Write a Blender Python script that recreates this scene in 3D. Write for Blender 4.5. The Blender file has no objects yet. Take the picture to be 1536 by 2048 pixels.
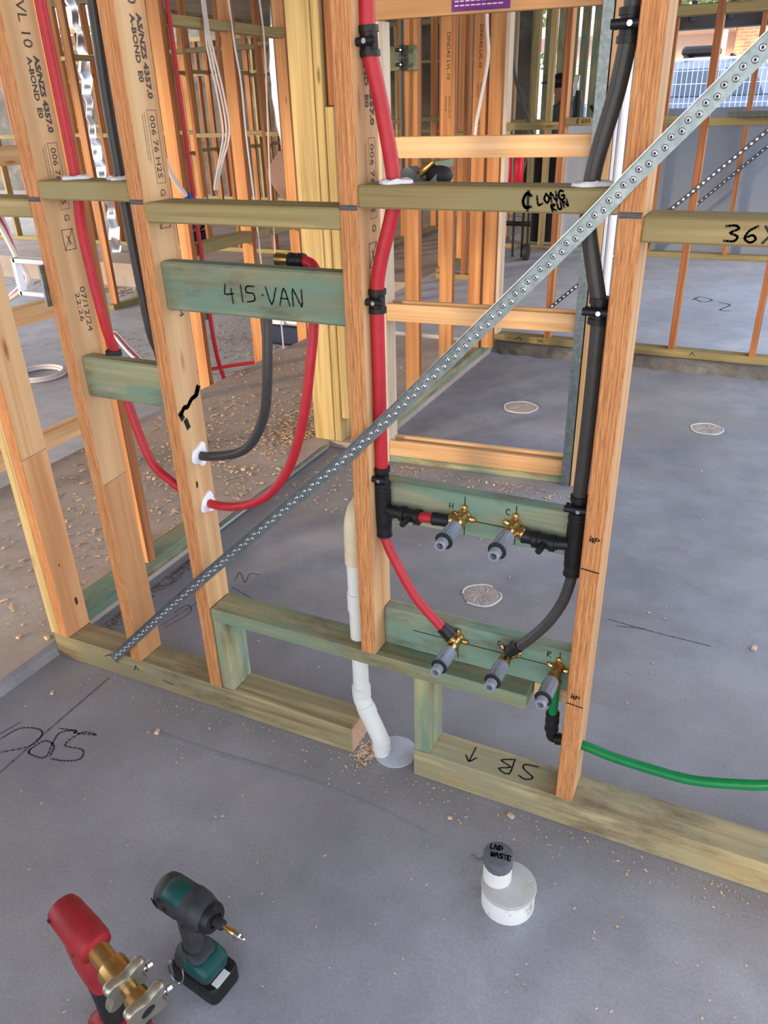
import bpy, bmesh, math, random
import numpy as np
from mathutils import Vector, Matrix
random.seed(7)
rnd = random.random
S = bpy.context.scene
COL = S.collection
# ------------------------------------------------------------------ camera
IW, IH, F = 1536, 2048, 1542.3
CAM = np.array([1.3623, -1.1949, 1.3771])
YAW, PITCH, ROLL = 0.4562, -0.4829, -0.0296
def _axes():
    cy, sy = math.cos(YAW), math.sin(YAW)
    fw = np.array([-sy*math.cos(PITCH), cy*math.cos(PITCH), math.sin(PITCH)])
    rt = np.array([cy, sy, 0.]); up = np.cross(rt, fw)
    return rt*math.cos(ROLL)+up*math.sin(ROLL), -rt*math.sin(ROLL)+up*math.cos(ROLL), fw
RT, UP, FW = _axes()
cd = bpy.data.cameras.new('camera'); cam = bpy.data.objects.new('camera', cd); COL.objects.link(cam)
m = Matrix.Identity(4)
for i in range(3):
    m[i][0], m[i][1], m[i][2], m[i][3] = RT[i], UP[i], -FW[i], CAM[i]
cam.matrix_world = m
cd.sensor_fit = 'VERTICAL'; cd.sensor_height = 36; cd.lens = F/IH*36; cd.clip_start = 0.02; cd.clip_end = 500
S.camera = cam
def at(u, v, x=None, y=None, z=None):
    """point on a real plane of the building (x=, y= or z=) measured from the photograph"""
    d = RT*(u-IW/2)/F - UP*(v-IH/2)/F + FW
    t = (x-CAM[0])/d[0] if x is not None else (y-CAM[1])/d[1] if y is not None else (z-CAM[2])/d[2]
    return Vector(CAM + d*t)
# ------------------------------------------------------------------ world, sun, exposure
W = bpy.data.worlds.new('world'); S.world = W; W.use_nodes = True
nt = W.node_tree; bg = nt.nodes['Background']
tcw = nt.nodes.new('ShaderNodeTexCoord'); sep = nt.nodes.new('ShaderNodeSeparateXYZ'); rp = nt.nodes.new('ShaderNodeValToRGB')
nt.links.new(tcw.outputs['Generated'], sep.inputs[0]); nt.links.new(sep.outputs['Z'], rp.inputs[0]); nt.links.new(rp.outputs[0], bg.inputs[0])
rp.color_ramp.elements[0].position = 0.0; rp.color_ramp.elements[0].color = (1.0, 0.97, 0.95, 1)
rp.color_ramp.elements[1].position = 0.5; rp.color_ramp.elements[1].color = (0.62, 0.76, 1.0, 1)
bg.inputs[1].default_value = 2.6
sd = bpy.data.lights.new('sun', 'SUN'); sun = bpy.data.objects.new('sun', sd); COL.objects.link(sun)
SUN_DIR = Vector((0.62, 1.0, -0.22)).normalized()      # low warm sun from behind and to the left
sun.rotation_euler = SUN_DIR.to_track_quat('-Z', 'Y').to_euler(); sun.location = (-6, -10, 5)
sd.energy = 2.4; sd.angle = math.radians(6); sd.color = (1.0, 0.76, 0.47)
S.view_settings.view_transform = 'Standard'; S.view_settings.look = 'None'
S.view_settings.exposure = 0.40; S.view_settings.gamma = 1.0; S.view_settings.use_curve_mapping = False
# ------------------------------------------------------------------ materials
def sl(r, g, b):
    f = lambda c: ((c/255+0.055)/1.055)**2.4 if c/255 > 0.04045 else c/255/12.92
    return (f(r), f(g), f(b), 1)
class NT:
    def __init__(s, name):
        s.m = bpy.data.materials.new(name); s.m.use_nodes = True; s.t = s.m.node_tree
        s.b = s.t.nodes['Principled BSDF']; s.b.inputs['Specular IOR Level'].default_value = 0.3
    def n(s, k, **kw):
        q = s.t.nodes.new(k)
        for a, v in kw.items(): setattr(q, a, v)
        return q
    def l(s, a, b): s.t.links.new(a, b)
    def coord(s, attr='tc', obj=False):
        if obj: return s.n('ShaderNodeTexCoord').outputs['Object']
        q = s.n('ShaderNodeAttribute'); q.attribute_name = attr; return q.outputs['Vector']
    def noise(s, vec, scale=(1, 1, 1), sc=1., det=4., rough=.55, dist=0.):
        mp = s.n('ShaderNodeMapping'); mp.inputs['Scale'].default_value = scale; s.l(vec, mp.inputs[0])
        q = s.n('ShaderNodeTexNoise'); q.inputs['Scale'].default_value = sc; q.inputs['Detail'].default_value = det
        q.inputs['Roughness'].default_value = rough; q.inputs['Distortion'].default_value = dist
        s.l(mp.outputs[0], q.inputs['Vector']); return q.outputs['Fac']
    def ramp(s, fac, *stops):
        q = s.n('ShaderNodeValToRGB'); e = q.color_ramp.elements
        while len(e) < len(stops): e.new(0.5)
        for k, (p, c) in enumerate(stops): e[k].position = p; e[k].color = c if len(c) == 4 else (*c, 1)
        s.l(fac, q.inputs[0]); return q.outputs[0]
    def mix(s, fac, a, b, mode='MIX'):
        q = s.n('ShaderNodeMix'); q.data_type = 'RGBA'; q.blend_type = mode
        if isinstance(fac, (int, float)): q.inputs[0].default_value = fac
        else: s.l(fac, q.inputs[0])
        for i, c in ((6, a), (7, b)):
            if isinstance(c, (tuple, list)): q.inputs[i].default_value = c
            else: s.l(c, q.inputs[i])
        return q.outputs[2]
    def bump(s, h, st=.3, d=.002):
        q = s.n('ShaderNodeBump'); q.inputs['Strength'].default_value = st; q.inputs['Distance'].default_value = d
        s.l(h, q.inputs['Height']); s.l(q.outputs[0], s.b.inputs['Normal'])
    def out(s, col, rough=.6, metal=0.):
        if isinstance(col, (tuple, list)): s.b.inputs['Base Color'].default_value = col
        else: s.l(col, s.b.inputs['Base Color'])
        if isinstance(rough, (int, float)): s.b.inputs['Roughness'].default_value = rough
        else: s.l(rough, s.b.inputs['Roughness'])
        s.b.inputs['Metallic'].default_value = metal; return s.m
BLK, WHT = (0, 0, 0, 1), (1, 1, 1, 1)
def mat_plain(name, col, rough=.5, metal=0., var=.12, sc=60., bump=0.):
    k = NT(name); c = k.coord(obj=True); f = k.noise(c, sc=sc, det=3)
    d = tuple(x*(1-var) for x in col[:3])+(1,); b = tuple(min(1, x*(1+var)) for x in col[:3])+(1,)
    if bump: k.bump(f, bump, .001)
    return k.out(k.ramp(f, (.3, d), (.7, b)), rough, metal)
def mat_wood(name, base, dark, light, fine=1., knots=0., stain=None, rough=.65, dirt=.0):
    k = NT(name); c = k.coord()
    g = k.noise(c, (2.2*fine, 75*fine, 75*fine), det=3, dist=.4)
    col = k.ramp(g, (.30, dark), (.5, base), (.72, light))
    br = k.noise(c, (1.1, 9, 9), det=2)
    col = k.mix(k.ramp(br, (.35, BLK), (.7, (.55, .55, .55, 1))), col, tuple(x*.72 for x in dark[:3])+(1,))
    if stain:
        st = k.noise(c, (4.5, 14, 14), det=5, dist=.6)
        col = k.mix(k.ramp(st, (.42, BLK), (.62, (.9, .9, .9, 1))), col, stain)
    if dirt:
        dn = k.noise(c, (3, 10, 10), det=6, rough=.7)
        col = k.mix(k.ramp(dn, (.52, BLK), (.72, (dirt, dirt, dirt, 1))), col, (.10, .06, .035, 1))
    if knots:
        mp = k.n('ShaderNodeMapping'); mp.inputs['Scale'].default_value = (2.6, 11, 11); k.l(c, mp.inputs[0])
        v = k.n('ShaderNodeTexVoronoi'); v.inputs['Scale'].default_value = 1.; k.l(mp.outputs[0], v.inputs['Vector'])
        kf = k.ramp(v.outputs['Distance'], (.04, WHT), (.10, BLK))
        col = k.mix(kf, col, knots if isinstance(knots, tuple) else (.12, .045, .018, 1))
    oi = k.n('ShaderNodeObjectInfo'); tone = k.ramp(oi.outputs['Random'], (0., (.80, .77, .74, 1)), (1., (1.06, 1.06, 1.06, 1)))
    col = k.mix(1., col, tone, 'MULTIPLY')
    k.bump(g, .25, .0012)
    return k.out(col, rough)
def mat_lvl_edge():
    k = NT('lvl_laminated_edge'); c = k.coord()
    a = k.noise(c, (14, 620, 90), det=3, rough=.65)
    b = k.noise(c, (30, 900, 160), det=3, rough=.7)
    d = k.noise(c, (1.2, 340, 8), det=1)
    col = k.ramp(a, (.30, sl(146, 90, 50)), (.5, sl(194, 132, 80)), (.70, sl(214, 158, 102)))
    col = k.mix(k.ramp(d, (.38, (.6, .6, .6, 1)), (.50, BLK)), col, sl(160, 98, 54))
    col = k.mix(k.ramp(b, (.54, BLK), (.66, (.75, .75, .75, 1))), col, sl(112, 62, 32))
    k.bump(a, .35, .001)
    return k.out(col, .65)
M = {}
M['lvl_face'] = mat_wood('lvl_face', sl(218, 176, 128), sl(198, 148, 100), sl(230, 196, 150), fine=.35, knots=sl(150, 90, 60))
M['lvl_edge'] = mat_lvl_edge()
M['stud_orange'] = mat_wood('orange_framing_pine', sl(206, 146, 92), sl(178, 114, 64), sl(220, 166, 112), fine=.5, knots=sl(120, 60, 30))
M['stud_brown'] = mat_wood('brown_framing_edge', sl(165, 104, 62), sl(132, 78, 44), sl(186, 126, 80), fine=1.2)
M['pine'] = mat_wood('pale_pine', sl(222, 182, 134), sl(205, 156, 106), sl(234, 202, 160), fine=.6, knots=sl(170, 110, 70))
M['pine_white'] = mat_wood('white_pine', sl(228, 210, 186), sl(210, 186, 158), sl(238, 224, 204), fine=.6)
M['olive'] = mat_wood('treated_pine_olive', sl(158, 140, 92), sl(130, 112, 70), sl(178, 160, 112), fine=.9, knots=sl(96, 76, 44), stain=sl(146, 134, 92))
M['green'] = mat_wood('treated_pine_green', sl(152, 148, 112), sl(120, 120, 90), sl(180, 170, 128), fine=.8, stain=sl(108, 134, 114), dirt=.9)
M['teal'] = mat_wood('treated_pine_teal', sl(150, 152, 122), sl(120, 128, 102), sl(180, 170, 134), fine=.8, stain=sl(110, 140, 122), dirt=1.)
M['plate'] = mat_wood('treated_plate', sl(160, 144, 106), sl(130, 116, 84), sl(182, 166, 122), fine=.9, stain=sl(140, 134, 104), dirt=1., knots=sl(96, 82, 60))
M['veneer'] = mat_wood('orange_veneer', sl(204, 152, 104), sl(182, 124, 78), sl(216, 170, 124), fine=.35, knots=sl(110, 56, 34))
M['pine_shaded'] = mat_wood('shaded_pine', sl(190, 146, 102), sl(166, 118, 76), sl(206, 164, 120), fine=.5, knots=sl(120, 70, 40))  # pale pine darkened to paint in the shade on the door frame header
M['post'] = mat_wood('treated_post_yellow', sl(198, 172, 116), sl(170, 144, 92), sl(212, 190, 138), fine=.8, knots=sl(120, 100, 60))
def mat_conc(name, c0, c1, c2, dust, warm=.5, rough=.72, fine=.5, dsx=1.):
    k = NT(name); c = k.coord(obj=True)
    a = k.noise(c, (1, 1, 1), 1.6, 6, .6); b = k.noise(c, (1, 1, 1), 7., 6, .65); d = k.noise(c, (1, 1, 1), 160., 3, .7)
    col = k.ramp(a, (.32, c0), (.5, c1), (.68, c2))
    col = k.mix(k.ramp(b, (.40, BLK), (.75, (.5, .5, .5, 1))), col, tuple(x*.72 for x in c0[:3])+(1,))
    e = k.noise(c, (.7, 1.1, 1), 1.1, 5, .6, .5)
    col = k.mix(k.ramp(e, (.46, BLK), (.70, (warm, warm, warm, 1))), col, dust)
    col = k.mix(k.ramp(d, (.35, (fine*.5, fine*.5, fine*.5, 1)), (.6, BLK)), col, tuple(x*.5 for x in c0[:3])+(1,))
    k.bump(d, .35, .0012)
    return k.out(col, k.ramp(b, (.3, (rough-.12,)*3), (.7, (rough+.1,)*3)))
M['conc'] = mat_conc('concrete_grey', sl(126, 125, 128), sl(145, 143, 147), sl(164, 162, 166), sl(146, 136, 126), .55)
M['conc_warm'] = mat_conc('concrete_dusty', sl(160, 146, 134), sl(174, 160, 149), sl(190, 177, 168), sl(180, 156, 134), .6)
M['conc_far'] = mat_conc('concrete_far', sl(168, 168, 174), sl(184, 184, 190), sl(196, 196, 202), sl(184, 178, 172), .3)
M['conc_edge'] = mat_conc('concrete_rough', sl(88, 84, 78), sl(116, 110, 102), sl(150, 144, 134), sl(96, 86, 72), .5, .9, 1.)
M['red'] = mat_plain('red_pipe_plastic', sl(176, 38, 48), .38, var=.1)
M['red2'] = mat_plain('red_tool_plastic', sl(138, 32, 36), .42, var=.18, sc=30)
M['grey_pipe'] = mat_plain('dark_grey_pipe', sl(58, 55, 54), .35, var=.08)
M['green_pipe'] = mat_plain('green_pipe', sl(10, 112, 58), .38, var=.08)
M['black'] = mat_plain('black_plastic', sl(26, 26, 28), .42, var=.2)
M['rubber'] = mat_plain('dark_rubber', sl(38, 38, 42), .6, var=.2)
M['brass'] = mat_plain('brass', sl(200, 164, 104), .28, 1., var=.15)
M['claw'] = mat_plain('bronze_steel', sl(168, 158, 138), .35, .8, var=.12)
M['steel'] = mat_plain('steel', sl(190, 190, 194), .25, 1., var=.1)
M['plug'] = mat_plain('grey_plug', sl(134, 138, 146), .3, var=.06)
M['pvc'] = mat_plain('white_pvc', sl(212, 209, 201), .35, var=.03)
M['pvc_tan'] = mat_plain('cream_pvc', sl(206, 190, 160), .35, var=.05)
M['pvc_grey'] = mat_plain('grey_pvc_cap', sl(172, 168, 162), .5, var=.05)
M['tape'] = mat_plain('grey_duct_tape', sl(92, 92, 96), .3, var=.15, sc=90, bump=.4)
M['ink'] = mat_plain('black_marker', sl(22, 20, 22), .6, var=.05)
M['pencil'] = mat_plain('pencil_mark', sl(92, 90, 93), .8, var=.1)
M['print'] = mat_plain('grey_print', sl(72, 64, 62), .7, var=.1)
M['sealant'] = mat_plain('white_sealant', sl(226, 226, 230), .5, var=.05, bump=.5)
M['wrap'] = mat_plain('purple_label', sl(96, 30, 110), .45, var=.12)
M['wrap_text'] = mat_plain('label_white_ink', sl(206, 180, 214), .5, var=.05)
M['white'] = mat_plain('white_paint', sl(226, 228, 234), .5, var=.03)
M['cable'] = mat_plain('white_cable', sl(214, 206, 204), .5, var=.05)
M['cable_red'] = mat_plain('pink_cable_stripe', sl(176, 70, 110), .5, var=.05)
M['blue'] = mat_plain('blue_tape', sl(30, 80, 170), .5, var=.05)
M['dkgreen'] = mat_plain('dark_teal_plastic', sl(16, 66, 62), .4, var=.2, sc=30)
M['dkbody'] = mat_plain('dusty_black_plastic', sl(52, 52, 54), .5, var=.3, sc=40)
M['lightlabel'] = mat_plain('pale_label', sl(206, 206, 200), .4, var=.04)
M['cloth'] = mat_plain('grey_fabric', sl(78, 78, 80), .9, var=.15)
M['dkcloth'] = mat_plain('dark_fabric', sl(30, 30, 34), .9, var=.15)
M['skin'] = mat_plain('skin', sl(150, 106, 84), .6, var=.05)
M['bagcloth'] = mat_plain('taupe_fabric', sl(140, 112, 100), .8, var=.1)
M['foil'] = mat_plain('silver_foil', sl(200, 204, 210), .25, 1., var=.15, sc=20, bump=.6)
M['chip'] = mat_plain('wood_shavings', sl(206, 176, 142), .8, var=.3, sc=25)
M['wallgrey'] = mat_plain('grey_wall_board', sl(128, 135, 146), .6, var=.04, sc=3)
M['beam'] = mat_plain('dark_steel_beam', sl(66, 68, 74), .5, var=.06)
M['carpaint'] = mat_plain('blue_grey_car_paint', sl(120, 134, 160), .3, .1, var=.04)
M['glass'] = mat_plain('car_window_glass', sl(70, 84, 104), .1, .0, var=.05)
M['grass'] = mat_plain('grass', sl(130, 170, 60), .9, var=.3, sc=8)
M['leaf'] = mat_plain('foliage', sl(120, 140, 90), .8, var=.4, sc=4)
M['bark'] = mat_plain('pale_bark', sl(190, 180, 166), .9, var=.2, sc=10)
M['road'] = mat_plain('pale_ground', sl(190, 184, 176), .9, var=.1, sc=3)
M['house'] = mat_plain('rendered_wall', sl(226, 200, 184), .8, var=.04)
M['ceil'] = mat_plain('roof_lining', sl(150, 138, 124), .8, var=.15, sc=3)
M['knot'] = mat_plain('dark_knot', sl(84, 40, 24), .7, var=.3, sc=200)
M['endgrain'] = mat_plain('sawn_end_grain', sl(196, 156, 130), .8, var=.15, sc=120)
def mat_dirty():
    k = NT('grimy_white_pvc'); c = k.coord(obj=True); a = k.noise(c, (1, 1, .6), 26, 6, .7); return k.out(k.mix(k.ramp(a, (.56, BLK), (.68, (.75, .75, .75, 1))), sl(212, 209, 203), sl(120, 104, 90)), .5)
M['pvc_dirty'] = mat_dirty()
def mat_galv():
    k = NT('galvanised_steel'); c = k.coord(obj=True); a = k.noise(c, (1, 1, 1), 70, 4, .6); b = k.noise(c, (1, 1, 1), 9, 3)
    col = k.ramp(a, (.3, sl(112, 122, 121)), (.55, sl(132, 141, 140)), (.75, sl(154, 162, 160)))
    return k.out(k.mix(k.ramp(b, (.4, BLK), (.7, (.25, .25, .25, 1))), col, sl(120, 128, 126)), .38, .75)
M['galv'] = mat_galv()
def mat_brick():
    k = NT('orange_brick'); c = k.coord(obj=True)
    mp = k.n('ShaderNodeMapping'); mp.inputs['Rotation'].default_value = (math.pi/2, 0, 0); k.l(c, mp.inputs[0])
    q = k.n('ShaderNodeTexBrick'); q.inputs['Scale'].default_value = 1.; q.inputs['Brick Width'].default_value = .24; q.inputs['Row Height'].default_value = .086
    q.inputs['Mortar Size'].default_value = .01; q.inputs['Color1'].default_value = sl(226, 140, 96); q.inputs['Color2'].default_value = sl(236, 170, 124); q.inputs['Mortar'].default_value = sl(226, 190, 160)
    k.l(mp.outputs[0], q.inputs['Vector']); return k.out(q.outputs['Color'], .9)
M['brick'] = mat_brick()
# ------------------------------------------------------------------ object helpers
def link(name, me, parent=None, mat=None, kind=None, loc=None):
    o = bpy.data.objects.new(name, me); COL.objects.link(o)
    if mat is not None and me is not None and not me.materials:
        for q in (mat if isinstance(mat, (list, tuple)) else [mat]): me.materials.append(M[q] if isinstance(q, str) else q)
    if loc is not None: o.location = loc
    if parent is not None: o.parent = parent
    if kind: o['kind'] = kind
    return o
def wpos(o):
    p = Vector((0, 0, 0))
    while o is not None: p += o.location; o = o.parent
    return p
def thing(name, label, cat, loc, group=None):
    o = bpy.data.objects.new(name, None); COL.objects.link(o); o.location = loc; o.empty_display_size = .05
    o['label'] = label; o['category'] = cat
    if group: o['group'] = group
    return o
def tag(o, label, cat, group=None):
    o['label'] = label; o['category'] = cat
    if group: o['group'] = group
    return o
def smooth(me, ang=40):
    me.polygons.foreach_set('use_smooth', [True]*len(me.polygons))
    try: me.set_sharp_from_angle(angle=math.radians(ang))
    except Exception: pass
def add(name, bm, mat, parent=None, origin=None, sm=True, kind=None, label=None):
    """bm is in world coordinates; the object's origin goes to `origin` (default centre of bounds)"""
    vs = [v.co for v in bm.verts]
    if origin is None:
        mn = Vector(map(min, *[tuple(v) for v in vs])); mx = Vector(map(max, *[tuple(v) for v in vs])); origin = (mn+mx)/2
    origin = Vector(origin)
    bmesh.ops.translate(bm, verts=bm.verts, vec=-origin)
    me = bpy.data.meshes.new(name); bm.to_mesh(me); bm.free()
    if sm: smooth(me)
    o = link(name, me, parent, mat, kind, origin - (wpos(parent) if parent else Vector()))
    if label: o['label'] = label
    return o
def _chbox(sx, sy, sz, b):
    bm = bmesh.new(); bmesh.ops.create_cube(bm, size=1.)
    bmesh.ops.scale(bm, verts=bm.verts, vec=(sx, sy, sz))
    if b > 0: bmesh.ops.bevel(bm, geom=bm.edges[:], offset=min(b, min(sx, sy, sz)*.3), segments=1, affect='EDGES', profile=.5)
    return bm
def timber(name, parent, mn, mx, mat='pine', grain='x', thick='y', bev=.0018, label=None, lean=None, shift=0.):
    """one length of timber between two corners; grain axis, thickness axis. lvl: faces across the thickness get face veneer, the others the laminated edge"""
    mn, mx = Vector(mn), Vector(mx); sz = mx-mn; c = (mn+mx)/2
    bm = _chbox(sz.x, sz.y, sz.z, bev)
    ax = 'xyz'.index(grain); at_ = 'xyz'.index(thick); aw = 3-ax-at_
    me = bpy.data.meshes.new(name)
    lvl = mat in ('lvl', 'orange')
    if lvl:
        for f in bm.faces: f.material_index = 0 if abs(f.normal[at_]) > .9 else 1
    tcs = [(v.co[ax], v.co[at_], v.co[aw]) for v in bm.verts]
    bm.to_mesh(me); bm.free()
    off = rnd()*60; oy = 0 if lvl else rnd()*9; oz = rnd()*9
    a = me.attributes.new('tc', 'FLOAT_VECTOR', 'POINT')
    a.data.foreach_set('vector', [q for t in tcs for q in (t[0]+off, t[1]+oy, t[2]+oz)])
    mats = {'lvl': ['lvl_face', 'lvl_edge'], 'orange': ['stud_orange', 'stud_brown']}.get(mat, [mat])
    o = link(name, me, parent, mats, None, c - (wpos(parent) if parent else Vector()))
    if lean: o.rotation_euler = lean
    if label: o['label'] = label
    return o
def box(bm, mn, mx, b=.001, mat=0):
    q = _chbox(mx[0]-mn[0], mx[1]-mn[1], mx[2]-mn[2], b)
    bmesh.ops.translate(q, verts=q.verts, vec=[(mn[i]+mx[i])/2 for i in range(3)])
    for f in q.faces: f.material_index = mat
    tmp = bpy.data.meshes.new('t'); q.to_mesh(tmp); q.free(); bm.from_mesh(tmp); bpy.data.meshes.remove(tmp); return bm
def BM(): return bmesh.new()
def spline(pts, n=6):
    P = [Vector(p) for p in pts]
    if len(P) < 3: return P
    out = []
    for i in range(len(P)-1):
        p0 = P[i-1] if i else P[0]*2-P[1]; p1, p2 = P[i], P[i+1]; p3 = P[i+2] if i+2 < len(P) else P[-1]*2-P[-2]
        for k in range(n):
            t = k/n
            out.append(.5*((2*p1)+(p2-p0)*t+(2*p0-5*p1+4*p2-p3)*t*t+(3*p1-p0-3*p2+p3)*t**3))
    out.append(P[-1]); return out
def tube(bm, pts, r, seg=16, caps=True, mat=0, hollow=None):
    P = [Vector(p) for p in pts]; R_ = r if isinstance(r, (list, tuple)) else [r]*len(P)
    T = []
    for i in range(len(P)):
        a = P[min(i+1, len(P)-1)]-P[max(i-1, 0)]
        if a.length < 1e-9: a = T[-1] if T else Vector((0, 0, 1))
        T.append(a.normalized())
    up = Vector((0, 0, 1)) if abs(T[0].z) < .9 else Vector((0, 1, 0))
    X = (up - T[0]*up.dot(T[0])).normalized(); rings = []
    for i, (p, t) in enumerate(zip(P, T)):
        X = (X - t*X.dot(t)).normalized(); Y = t.cross(X)
        rings.append([bm.verts.new(p+(X*math.cos(2*math.pi*k/seg)+Y*math.sin(2*math.pi*k/seg))*R_[i]) for k in range(seg)])
    for a, b in zip(rings, rings[1:]):
        for k in range(seg):
            f = bm.faces.new((a[k], a[(k+1) % seg], b[(k+1) % seg], b[k])); f.material_index = mat
    if caps:
        f = bm.faces.new(rings[0][::-1]); f.material_index = mat; f = bm.faces.new(rings[-1]); f.material_index = mat
    return bm
def lathe(bm, o, d, prof, seg=24, mat=0):
    """prof: (distance along d, radius) pairs"""
    o, d = Vector(o), Vector(d).normalized()
    up = Vector((0, 0, 1)) if abs(d.z) < .9 else Vector((0, 1, 0))
    X = (up-d*up.dot(d)).normalized(); Y = d.cross(X); rings = []
    for s, r in prof:
        rings.append([bm.verts.new(o+d*s+(X*math.cos(2*math.pi*k/seg)+Y*math.sin(2*math.pi*k/seg))*max(r, 1e-5)) for k in range(seg)])
    for a, b in zip(rings, rings[1:]):
        for k in range(seg):
            f = bm.faces.new((a[k], a[(k+1) % seg], b[(k+1) % seg], b[k])); f.material_index = mat
    f = bm.faces.new(rings[0][::-1]); f.material_index = mat; f = bm.faces.new(rings[-1]); f.material_index = mat
    return bm
def sphere(bm, c, r, sx=1, sy=1, sz=1, u=16, v=10):
    q = bmesh.new(); bmesh.ops.create_uvsphere(q, u_segments=u, v_segments=v, radius=r)
    bmesh.ops.scale(q, verts=q.verts, vec=(sx, sy, sz)); bmesh.ops.translate(q, verts=q.verts, vec=c)
    t = bpy.data.meshes.new('t'); q.to_mesh(t); q.free(); bm.from_mesh(t); bpy.data.meshes.remove(t); return bm
def loft(bm, secs, mat=0, caps=True):
    rings = [[bm.verts.new(Vector(p)) for p in s] for s in secs]; n = len(rings[0])
    for a, b in zip(rings, rings[1:]):
        for k in range(n):
            f = bm.faces.new((a[k], a[(k+1) % n], b[(k+1) % n], b[k])); f.material_index = mat
    if caps:
        f = bm.faces.new(rings[0][::-1]); f.material_index = mat; f = bm.faces.new(rings[-1]); f.material_index = mat
    return bm
# handwriting as flat ink ribbons
GL = {
 '3': [[(0, .95), (.55, 1), (.75, .8), (.3, .55), (.75, .35), (.6, .05), (0, .05)]], '6': [[(.7, 1), (.25, .7), (.05, .25), (.4, 0), (.7, .2), (.5, .45), (.12, .3)]],
 'X': [[(0, 1), (.7, 0)], [(.75, 1), (0, 0)]], '4': [[(.1, 1), (.0, .4), (.65, .45)], [(.5, .75), (.55, -.15)]], '1': [[(.3, 1), (.35, 0)]],
 '5': [[(.7, 1), (.15, .95), (.1, .6), (.6, .55), (.65, .15), (.1, 0)]], 'S': [[(.7, .9), (.35, 1), (.05, .75), (.6, .4), (.6, .1), (0, 0)]],
 'V': [[(0, 1), (.35, 0), (.75, 1)]], 'A': [[(0, 0), (.35, 1), (.7, 0)], [(.15, .4), (.55, .4)]], 'N': [[(0, 0), (.05, 1), (.6, 0), (.65, 1)]],
 'B': [[(.05, 0), (.05, 1), (.6, .85), (.1, .55), (.65, .3), (.05, 0)]], 'H': [[(.05, 0), (.1, 1)], [(.6, 0), (.65, 1)], [(.05, .5), (.65, .5)]],
 'C': [[(.65, .85), (.3, 1), (.05, .5), (.25, .05), (.65, .1)]], 'R': [[(.05, 0), (.1, 1), (.6, .85), (.1, .5), (.65, 0)]],
 'W': [[(0, 1), (.2, 0), (.4, .8), (.6, 0), (.8, 1)]], 'P': [[(.1, 0), (.1, 1), (.65, .8), (.1, .45)]], 'L': [[(.1, 1), (.1, 0), (.6, .05)]],
 'O': [[(.35, 1), (.05, .5), (.35, 0), (.65, .5), (.35, 1)]], 'G': [[(.65, .85), (.3, 1), (.05, .5), (.3, 0), (.65, .15), (.65, .45), (.4, .45)]],
 'U': [[(.05, 1), (.1, .1), (.5, 0), (.65, 1)]], 'D': [[(.05, 0), (.05, 1), (.65, .6), (.05, 0)]], 'E': [[(.6, 1), (.05, 1), (.05, 0), (.6, 0)], [(.05, .5), (.5, .5)]],
 'T': [[(0, 1), (.7, 1)], [(.35, 1), (.35, 0)]], 'M': [[(0, 0), (.1, 1), (.4, .3), (.7, 1), (.8, 0)]], '0': [[(.35, 1), (.05, .5), (.35, 0), (.65, .5), (.35, 1)]],
 '8': [[(.35, .55), (.08, .8), (.35, 1), (.62, .8), (.35, .55), (.05, .25), (.35, 0), (.68, .25), (.35, .55)]],
 'l': [[(.65, .85), (.3, 1), (.05, .5), (.25, .05), (.65, .1)], [(.42, 1.15), (.42, -.15)]], '^': [[(.35, 0), (.35, 1)], [(.1, .65), (.35, 1), (.62, .7)]],
 'v': [[(0, 1), (.35, 0), (.75, .9)]], '.': [[(.3, .5), (.36, .5)]], ' ': []}
def ribbon(bm, pts, w, n):
    n = Vector(n).normalized()
    for a, b in zip(pts, pts[1:]):
        t = b-a
        if t.length < 1e-7: continue
        t.normalize(); s = t.cross(n)*w/2; e = t*w*.45
        bm.faces.new([bm.verts.new(q) for q in (a-s-e, b-s+e, b+s+e, a+s-e)])
def write(parent, text, o, right, up, h, w, mat='ink', name='marker_writing', adv=.95, strokes=None, lift=.0005, label=None):
    right, up = Vector(right).normalized(), Vector(up).normalized(); n = right.cross(up); o = Vector(o)+n*lift
    bm = BM(); x = 0
    for ch in text:
        for st in GL.get(ch, []):
            ribbon(bm, spline([o+right*(x+px*h)+up*(py*h) for px, py in st], 3) if len(st) > 2 else [o+right*(x+px*h)+up*(py*h) for px, py in st], w, n)
        x += h*(adv if ch not in '1. ' else .6)
    for st in strokes or []:
        ribbon(bm, [o+right*a+up*b for a, b in st], w, n)
    return add(name, bm, mat, parent, sm=False, label=label)
def printed(parent, text, o, right, up, size, mat='print', name='stamp', lift=.0006, align='LEFT', bold=0., sx=1., span=None):
    cu = bpy.data.curves.new('txt', 'FONT'); cu.body = text; cu.size = size; cu.align_x = align; cu.resolution_u = 2; cu.offset = bold
    t = bpy.data.objects.new('txt', cu); COL.objects.link(t)
    me = bpy.data.meshes.new_from_object(t); bpy.data.objects.remove(t)
    right, up = Vector(right).normalized(), Vector(up).normalized(); n = right.cross(up); o = Vector(o)+n*lift
    bm = BM(); bm.from_mesh(me); bpy.data.meshes.remove(me)
    if span: sx = span/max(v.co.x for v in bm.verts)
    for v in bm.verts: v.co = o+right*v.co.x*sx+up*v.co.y
    return bm if parent is None else add(name, bm, mat, parent, sm=False)
def merge(dst, src):
    t = bpy.data.meshes.new('t'); src.to_mesh(t); src.free(); dst.from_mesh(t); bpy.data.meshes.remove(t); return dst
def struct(name, bm, mat, label=None, sm=False):
    o = add(name, bm, mat, None, sm=sm); o['kind'] = 'structure'
    if label: o['label'] = label
    return o
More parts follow.
